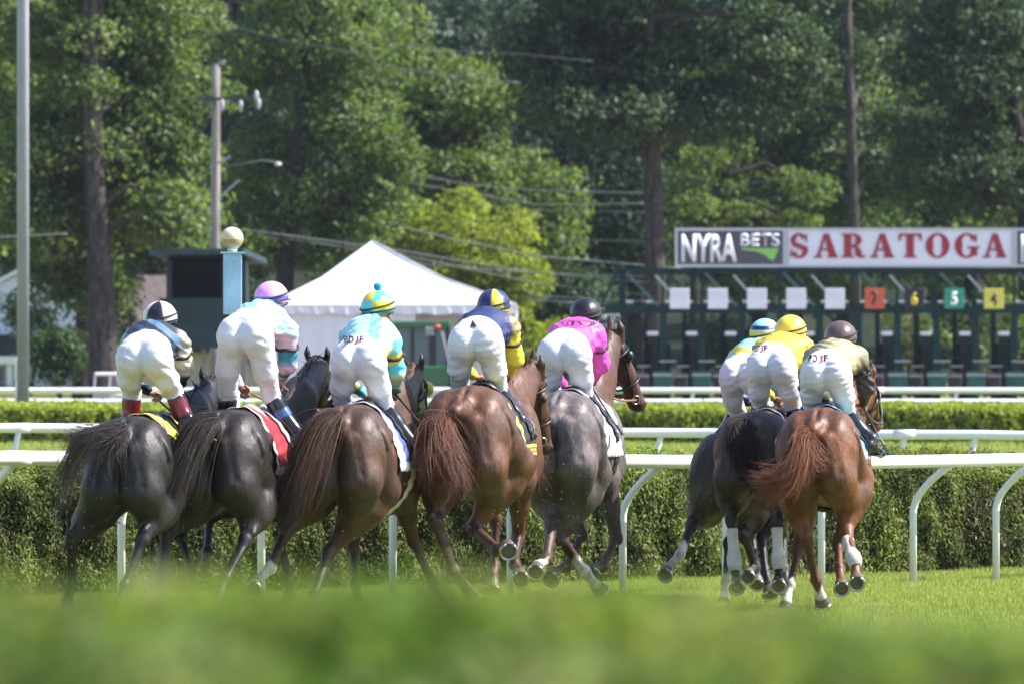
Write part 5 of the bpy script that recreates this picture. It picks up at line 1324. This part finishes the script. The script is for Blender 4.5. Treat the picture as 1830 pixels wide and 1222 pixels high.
    bv = BVHTree.FromPolygons([Vector(v) for v in V], [tuple(int(i) for i in q) for q in Q])
    sh, V2, Q2 = sub_surface(B, 'shirt', ('s',), M_silk if not vest else M_silk, root, .0085, .0, True, fold=.0045, seed=sum(map(ord, key)) + 3)
    sv = BVHTree.FromPolygons([Vector(v) for v in V2], [tuple(int(i) for i in q) for q in Q2])
    bm_ = boot_m or M_boot
    for s, K, FT in ((-1, KL, FL), (1, KR, FR)):
        X = Body(); kd = (FT - K).normalized(); an = FT + U * .085 - Fv * .03; tdir = (Fv * .80 + Rv * (s * .35) - U * .25).normalized()
        X.cap(K + kd * .06, K + kd * .16, .068, .063, .02); X.cap(K + kd * .16, an, .063, .045, .02); X.cap(an, an - U * .05, .044, .044, .02)
        X.cap(an - U * .055 - tdir * .045, an - U * .070 + tdir * .15, .040, .034, .02, None, (np.array(Rv), 1.15)); X.cap(an - U * .06 - tdir * .05, an - U * .10 - tdir * .055, .030, .030, .008)
        Vb, Qb = X.surface(.0085); Cb = np.tile(np.array((.010, .011, .014)), (len(Vb), 1))
        if boot:
            tt = ((Vb - np.array(K)) @ np.array(kd)) / (FT - K).length
            mk = (tt > boot[1]) & (tt < boot[2]); Cb[mk] = boot[0]
        mesh_np('boot', Vb, Qb, mat('patent_boot', (1, 1, 1), .22, attr=True, coat=.3), parent=root, col=Cb, smooth=True)
        # stirrup iron hanging by the foot belongs to the saddle
        m = MB(); c = an - U * .09 + tdir * .07; m.tube([c + (Rv * cos(a) * .06 + U * (sin(a) * .07 + .05)) for a in [2 * pi * k / 14 for k in range(15)]], .007, 6); m.box(c - U * .018, (.11, .04, .008), M=Matrix((Rv, Fv, U)).transposed()); m.build('stirrup', M_steel, I['root'], smooth=False)
    # helmet
    m = MB(); n1, n2 = 40, 20; vs = []; cs = []
    Hm = Matrix((Rv, fw, fu)).transposed()
    for j in range(n2 + 1):
        th = R_(108) * j / n2
        for k in range(n1):
            a = 2 * pi * k / n1; p = Vector((sin(th) * cos(a), sin(th) * sin(a), cos(th))); bulge = 1 + .02 * sin(a * 6 + 2 * th) * sin(th) + .012 * sin(a * 17 + th * 5)
            vs.append(Hc + Hm @ Vector((p.x * .122 * bulge, p.y * .142 * bulge, p.z * .125))); cs.append(helmet(p, math.degrees(a), math.degrees(th)))
    me_v = np.array([tuple(v) for v in vs]); i = np.arange(n2)[:, None] * n1 + np.arange(n1)[None]; j_ = np.arange(n2)[:, None] * n1 + (np.arange(n1)[None] + 1) % n1
    Fq = np.stack([i, i + n1, j_ + n1, j_], -1).reshape(-1, 4)
    ho = mesh_np('helmet', me_v, Fq, M_helm, parent=root, col=np.array(cs), smooth=True); sl = ho.modifiers.new('t', 'SOLIDIFY'); sl.thickness = .008
    m = MB(); pk = [Hc + Hm @ Vector((.10 * cos(a), .12 + .075 * sin(a), -.012 - .02 * sin(a))) for a in [pi * k / 10 for k in range(11)]]; m.add(pk + [p - fu * .006 for p in pk], [tuple(range(11)), tuple(range(21, 10, -1))] + [(k, k + 1, k + 12, k + 11) for k in range(10)]); m.build('helmet_peak', M_strap, ho)
    m = MB()
    for z, tl in ((.018, .10), (-.028, -.02), (-.052, -.10))[:straps]:
        pts = []
        for k in range(29):
            a = R_(180 + 180 * k / 28 + 0); 
            x_, y_ = cos(a), sin(a); zz = z + tl * .12 * y_ + .02 * x_ * 0; rr = sqrt(max(.05, 1 - (zz / .125) ** 2)) * 1.035
            pts.append(Hc + Hm @ Vector((.122 * x_ * rr, .142 * y_ * rr, zz + .025 * x_)))
        m.tube(pts, .0065, 6, flat=1)
    m.build('goggle_strap', M_band, ho, smooth=True)
    m = MB(); m.tube([hd_ + Mv for Mv in [Hm @ Vector((.075 * cos(a), .085 + .03 * sin(a), .012)) for a in [pi * k / 8 for k in range(9)]]], [.02, .026, .028, .026, .022, .026, .028, .026, .02], 10); m.build('goggles', M_gog, root, smooth=True)
    if pom: m = MB(); m.ball(Hc + U * .15, .030, 16, 12); m.build('pompom', mat('pompom_' + key, pom, .9, bump=(40, .8)), ho, smooth=True)
    if band:
        c = SR.lerp(ER, .50); dd = (ER - SR).normalized(); u_ = dd.cross(U).normalized(); v_ = dd.cross(u_)
        m = MB(); m.tube([c + (u_ * cos(a) + v_ * sin(a)) * .077 + dd * .006 * sin(3 * a) for a in [2 * pi * k / 20 for k in range(21)]], .012, 6); m.build('armband', M_band, root, smooth=True)
    # reins from the hands to the bit
    rm = rein or M_strap
    for s, HD in ((1, HR), (-1, HL)):
        e = I['H'](.84, .03, s * .070); m = MB(); pts = [HD.lerp(e, t) - U * (.05 * sin(pi * t)) for t in [k / 10 for k in range(11)]]
        m.tube(pts, .009, 6, flat=.5); m.build('rein', rm, I['root'], smooth=True)
    I['hand'] = HR
    if logo: 
        px, py, wp = logo
        for ch, ox, cc in (('P', -1.5, srgb(40, 30, 60)), ('D', -.5, srgb(40, 30, 60)), ('J', .45, srgb(170, 40, 60)), ('F', 1.4, srgb(40, 30, 60))):
            put_on(ch, px + ox * wp / 4, py + (1.5 if ch == 'J' else -abs(ox) * 0), wp / 4 * .74, wp / 4 * (1.35 if ch == 'J' else 1.2), Yh, bv, br, mat('logo_ink_%d' % int(cc[0] * 1000), cc, .6))
    return dict(root=root, P=P, C=C, bv=bv, sv=sv, breeches=br, shirt=sh, HR=HR)

def put_on(text, px, py, wp, hp, Y, bv, parent, m, name='lettering'):
    """flat lettering printed on a cloth surface"""
    cu = bpy.data.curves.new(name, 'FONT'); cu.body = text; cu.align_x = 'CENTER'; cu.align_y = 'CENTER'; cu.offset = .012
    ob = bpy.data.objects.new(name + '_tmp', cu); COL.objects.link(ob)
    dg = bpy.context.evaluated_depsgraph_get(); dg.update()
    me = bpy.data.meshes.new_from_object(ob.evaluated_get(dg)); bpy.data.objects.remove(ob); bpy.data.curves.remove(cu)
    v = np.zeros(len(me.vertices) * 3); me.vertices.foreach_get('co', v); v = v.reshape(-1, 3)
    lo = v.min(0); hi = v.max(0); v = (v - (lo + hi) / 2) / (hi - lo + 1e-9); b = base_of(parent); out = []
    for q in v:
        p = at(px + q[0] * wp, py - q[1] * hp, Y); o = Vector((p.x, Y - 1.0, p.z)); hit = bv.ray_cast(o, Vector((0, 1, 0)), 3.0)
        p = hit[0] - Vector((0, .007, 0)) if hit[0] is not None else p
        out.append(tuple(p - b))
    me.vertices.foreach_set('co', np.array(out).ravel()); me.materials.clear(); me.materials.append(m); me.update()
    o = bpy.data.objects.new(name, me); COL.objects.link(o); o.parent = parent
    return o

def stripes(cols, n, ph=0.0):
    def f(P, p):
        a, b = (p[1], p[2]) if p[0] == 'c' else (p[1], p[1] + np.array([0, 0, 1e-3])); ab = b - a; t = np.clip(((P - a) @ ab) / (ab @ ab), 0, 1)
        i = (t * n + ph).astype(int) % len(cols); return np.array(cols)[i]
    return f
def world_band(axis, cols, width, ph=0.0):
    ax = np.array(axis, float); ax /= np.linalg.norm(ax)
    def f(P, p): return np.array(cols)[((P @ ax) / width + ph + 1000).astype(int) % len(cols)]
    return f
def solid(c): return lambda p, a, t: c
def away(): pass

# one: cream and navy
bk = 270
rider('one', 'jockey in navy and cream silks with maroon boot tops, leftmost of the field', 'one', (257, 638), (286, 570), (318, 612), (330, 655), (322, 690), (236, 700), (310, 700), (338, 770), 108,
      world_band((1, .2, 1.2), [srgb(80, 108, 140), dkb, srgb(48, 66, 100), dkb], .05), cream, dkb, lambda p, a, t: dkb if (abs(a - 270) < 28 or t > 92) else cream, boot=(srgb(110, 18, 36), .22, .62), ha_l=(268, 700), straps=3)
rider('two', 'jockey in a plain pink cap and pale turquoise silks, second from the left', 'two', (437, 600), (485, 534), (512, 592), (514, 650), (500, 684), (408, 702), (484, 706), (536, 796), 108,
      world_band((.6, 0, 1), [pcyan, teal, pcyan, ppink, pcyan], .07, .3), stripes([ppink, teal], 2, 0), stripes([ppink, teal, ppink, ppink], 4, 0), lambda p, a, t: srgb(90, 80, 190) if 78 < t < 92 else srgb(232, 158, 218), rein=M_leather, ha_l=(430, 690), straps=3, boot=(srgb(60, 90, 140), .30, .45))
rider('three', 'jockey whose turquoise and yellow cap carries a pompom, with striped sleeves', 'three', (640, 645), (675, 550), (696, 612), (708, 662), (704, 705), (612, 716), (686, 722), (752, 830), 106,
      world_band((-1, 0, .12), [pcyan, srgb(170, 220, 226), pcyan, srgb(238, 232, 150), cyan], .085, .2), stripes([cyan, yel], 3), stripes([cyan, yel, cyan, yel, teal, teal], 6), lambda p, a, t: (yel if ((a % 180) < 90) ^ (t > 62) else cyan) if t < 96 else teal, ha_l=(650, 705), logo=(631, 606, 38), pom=srgb(30, 150, 180))
R4 = rider('four', 'jockey in a navy body with yellow sleeves, astride the light bay', 'four', (850, 612), (882, 547), (908, 586), (920, 640), (908, 668), (822, 685), (890, 692), (932, 772), 106,
      navy, lambda P, p: np.tile(np.array(yel), (len(P), 1)), lambda P, p: np.tile(np.array(yel), (len(P), 1)), lambda p, a, t: yel if (270 < a < 318 or t > 100) else navy, ha_l=(850, 672))
R5 = rider('five', 'jockey in bright pink silks and a black cap', 'five', (1008, 632), (1047, 561), (1062, 598), (1074, 650), (1058, 686), (988, 700), (1044, 702), (1080, 778), 104,
      pink, lambda P, p: np.tile(np.array(srgb(240, 225, 225)), (len(P), 1)) * 0 + np.array(pink), pink, solid((.012, .012, .014)), rein=M_leather, ha_l=(1010, 690))
rider('eight', 'jockey in a pale cyan top and striped cap, half hidden behind the yellow-capped rider', 'eight', (1326, 672), (1367, 598), (1388, 648), (1392, 690), (1390, 720), (1318, 735), (1372, 736), (1410, 810), 88,
      world_band((.4, 0, 1), [pcyan, pcyan, yel, pcyan], .08), pcyan, navy, lambda p, a, t: navy if 50 < t < 66 else (yel if t > 72 else pcyan), ha_l=(1340, 720))
rider('seven', 'jockey in a yellow cap and yellow silks on the black-tailed bay', 'seven', (1378, 655), (1413, 592), (1436, 622), (1446, 670), (1440, 712), (1362, 724), (1416, 722), (1446, 815), 96,
      lambda P, p: np.array(yel)[None].repeat(len(P), 0), yel, yel, solid(srgb(226, 202, 72)), ha_l=(1380, 710), logo=(1360, 622, 34))
rider('six', 'jockey in a puffy tan vest over brown sleeves, rightmost of the field', 'six', (1476, 668), (1502, 603), (1532, 640), (1548, 690), (1542, 722), (1452, 724), (1512, 732), (1558, 804), 98,
      tan, brown, brown, solid(srgb(92, 76, 70)), ha_l=(1480, 715), logo=(1466, 640, 40))

put_on('O', 1036, 578, 62, 15, 64, R5['sv'], R5['shirt'], M_band, 'emblem'); put_on('B', 1033, 578, 22, 8, 64, R5['sv'], R5['shirt'], M_band, 'emblem')
def put_poly(pts, Y, bv, parent, m, name):
    vs = []
    for x, y in pts:
        p = at(x, y, Y); hit = bv.ray_cast(Vector((p.x, Y - 1, p.z)), Vector((0, 1, 0)), 3.0)[0]; vs.append((hit if hit is not None else p) - Vector((0, .006, 0)))
    k = MB(); n = len(vs); k.add(vs + [v + Vector((0, .002, 0)) for v in vs], [tuple(range(n)), tuple(range(2 * n - 1, n - 1, -1))] + [(i, (i + 1) % n, n + (i + 1) % n, n + i) for i in range(n)]); k.build(name, m, parent)
put_poly([(840, 584), (852, 584), (849, 580), (847, 566), (843, 574)], 60.9, R4['bv'], R4['breeches'], M_band, 'emblem')
# ------------------------------------------------------------------ saddles, cloths, girths
def trim(base, edge, w=.09, low=None):
    def f(a, b, y, p):
        if b > .93 or b < .07: return low or edge
        return edge if a < w else base
    return f
yel_c = srgb(225, 215, 80); red_c = srgb(150, 26, 40)
wrap_cloth(HORSES['one'], .46, 1.12, -88, 80, lambda a, b, y, p: red_c if .06 < a < .13 else (yel_c if int(a * 7) % 2 == 0 or a < .06 else srgb(190, 180, 90)))
wrap_cloth(HORSES['two'], .52, 1.14, -92, 96, trim(red_c, srgb(215, 200, 200), .05, srgb(220, 205, 205)))
wrap_cloth(HORSES['three'], .60, 1.12, -92, 98, trim(srgb(70, 90, 150), srgb(225, 225, 232), .30, srgb(215, 220, 232)))
wrap_cloth(HORSES['four'], .60, 1.12, -92, 100, lambda a, b, y, p: (yel_c if (.08 < a < .20 or (b > .9 and int(b * 60) % 2)) else (.012, .012, .015)))
wrap_cloth(HORSES['five'], .56, 1.22, -92, 100, lambda a, b, y, p: srgb(176, 176, 182))
wrap_cloth(HORSES['six'], .62, 1.12, -92, 84, trim(srgb(110, 165, 190), srgb(150, 190, 205), .12))
wrap_cloth(HORSES['seven'], .62, 1.12, -80, 80, trim(srgb(120, 50, 50), (.5, .5, .5), .1))
wrap_cloth(HORSES['eight'], .62, 1.12, -80, 80, trim(srgb(90, 120, 90), (.5, .5, .5), .1))
for k in HORSES: saddle(HORSES[k], (.45, .43, .42) if k == 'two' else ((.03, .06, .08) if k == 'six' else (.012, .012, .014)))
for k in HORSES: wrap_cloth(HORSES[k], .98, 1.06, 84, 276, (lambda a, b, y, p: (.6, .59, .56)) if k == 'three' else (lambda a, b, y, p: (.015, .015, .018)), 'girth', off=.010, nu=2, nv=60, cz=1.12, inside=True)
# hoods and blinkers
def hood(I, col, t0=.02, t1=.52, cup=None, cupc=None):
    X = Body(); H = I['H']; S = I['S']; sd = np.array(I['sd'])
    X.cap(H(t0), H(t1), .104 * S, .083 * S, .03, None, (sd, .84)); X.cap(H(.12, .07), H(.34, .085), .092 * S, .072 * S, .04, None, (sd, .72))
    V, Q = X.surface(.011); c = np.array([col(((v - np.array(H(0))) @ np.array(I['d'])) / (.56 * S)) for v in V])
    mesh_np('blinker_hood', V, Q, M_cloth, parent=I['root'], col=c, smooth=True)
    for s in (-1, 1):
        c = H(.27, -.03, s * .10); m = MB(); m.ball(c, (.045, .045, .055), 12, 10); m.build('eye_cup', mat('cup_' + str(cupc), cupc, .4), I['root'], smooth=True)
hood(HORSES['three'], lambda t: srgb(150, 205, 225) if int(t * 9 + 9) % 3 else yel_c, cupc=yel_c)
hood(HORSES['two'], lambda t: (.02, .018, .02) if t < .38 else (.62, .62, .64), t1=.46, cupc=(.6, .6, .62))
for s in (1,):
    I = HORSES['five']; m = MB(); c = I['H'](.22, -.05, s * .10); m.ball(c, (.036, .036, .042), 14, 10); m.build('eye_cup', M_strap, I['root'], smooth=True)
    I = HORSES['five']; m = MB(); c = I['H'](.22, -.05, -s * .10); m.ball(c, (.036, .036, .042), 14, 10); m.build('eye_cup', M_strap, I['root'], smooth=True)
# whips
def whip(a, b, Y0, Y1, label):
    p, q = at(*a, Y0), at(*b, Y1); m = MB(); m.tube([p, p.lerp(q, .25), p.lerp(q, .8)], [.009, .008, .005], 8); root = empty('riding_whip', p, label, 'whip')
    m.build('shaft', M_strap, root, smooth=True); m = MB(); m.bar(p.lerp(q, .8), q, .022, .006); m.build('flap', M_strap, root)
whip((704, 700), (788, 800), 59.9 + 1.10, 60.5, 'long black whip held out from the hand of the jockey with the pompom cap')
whip((1056, 690), (1112, 776), 64.0 + 1.05, 64.3, 'black whip held down beside the boot of the pink jockey')
whip((1541, 724), (1588, 812), 62.7 + 1.12, 63.2, 'black whip pointing down beside the boot of the jockey in the tan vest')

# turf kicked up by the hooves: one uncountable scatter
rs = np.random.RandomState(9); VV = []; n = 0; FF = []
for (cx, cy, sx, sy, Y, cnt) in ((150, 960, 50, 60, 58.4, 120), (400, 980, 60, 50, 58.9, 60), (560, 1000, 60, 40, 59.5, 50), (900, 960, 60, 70, 61, 130), (1010, 960, 70, 70, 62, 170), (1000, 860, 60, 80, 61.6, 50), (1380, 1030, 60, 30, 62.8, 50), (60, 800, 120, 60, 58, 26), (220, 820, 90, 80, 58.1, 40), (640, 850, 80, 60, 59.2, 20)):
    for i in range(cnt):
        p = np.array(at(cx + rs.normal() * sx, cy + rs.normal() * sy, Y + rs.normal() * .25)); L = rs.uniform(.012, .045) if rs.rand() < .8 else rs.uniform(.01, .02); w = rs.uniform(.002, .004) if rs.rand() < .85 else .007
        t = unit(rs.normal(size=(1, 3)))[0]; b = unit(np.cross(t, rs.normal(size=3))[None])[0]; c_ = np.cross(t, b)
        VV += [p - t * L / 2, p + b * w, p + t * L / 2, p - b * w + c_ * w]; FF += [(n, n + 1, n + 2), (n, n + 2, n + 3), (n, n + 3, n + 1), (n + 1, n + 3, n + 2)]; n += 4
o = mesh_np('flying_turf', np.array(VV), np.array(FF), mat('torn_grass', (.10, .10, .03), .8, islands=.8, noise=(3, .9, (.03, .022, .015))), base=(0, 60, 0))
tag(o, 'bits of torn grass and soil flying up behind the galloping hooves', 'flying grass', kind='stuff')

# ------------------------------------------------------------------ haze over the far trees
if HAZE:
    m = MB(); m.box((0, 470, 30), (800, 1010, 64)); hz = m.build('haze', [], None)
    hm = bpy.data.materials.new('haze'); hm.use_nodes = True; nt = hm.node_tree
    for n_ in list(nt.nodes): nt.nodes.remove(n_)
    oo = nt.nodes.new('ShaderNodeOutputMaterial'); vv = nt.nodes.new('ShaderNodeVolumePrincipled'); vv.inputs['Density'].default_value = HAZE; vv.inputs['Color'].default_value = (.80, .88, 1, 1); vv.inputs['Anisotropy'].default_value = .3
    nt.links.new(vv.outputs[0], oo.inputs['Volume']); hz.data.materials.append(hm); tag(hz, 'thin pale air over the whole track and wood', 'haze', kind='stuff')
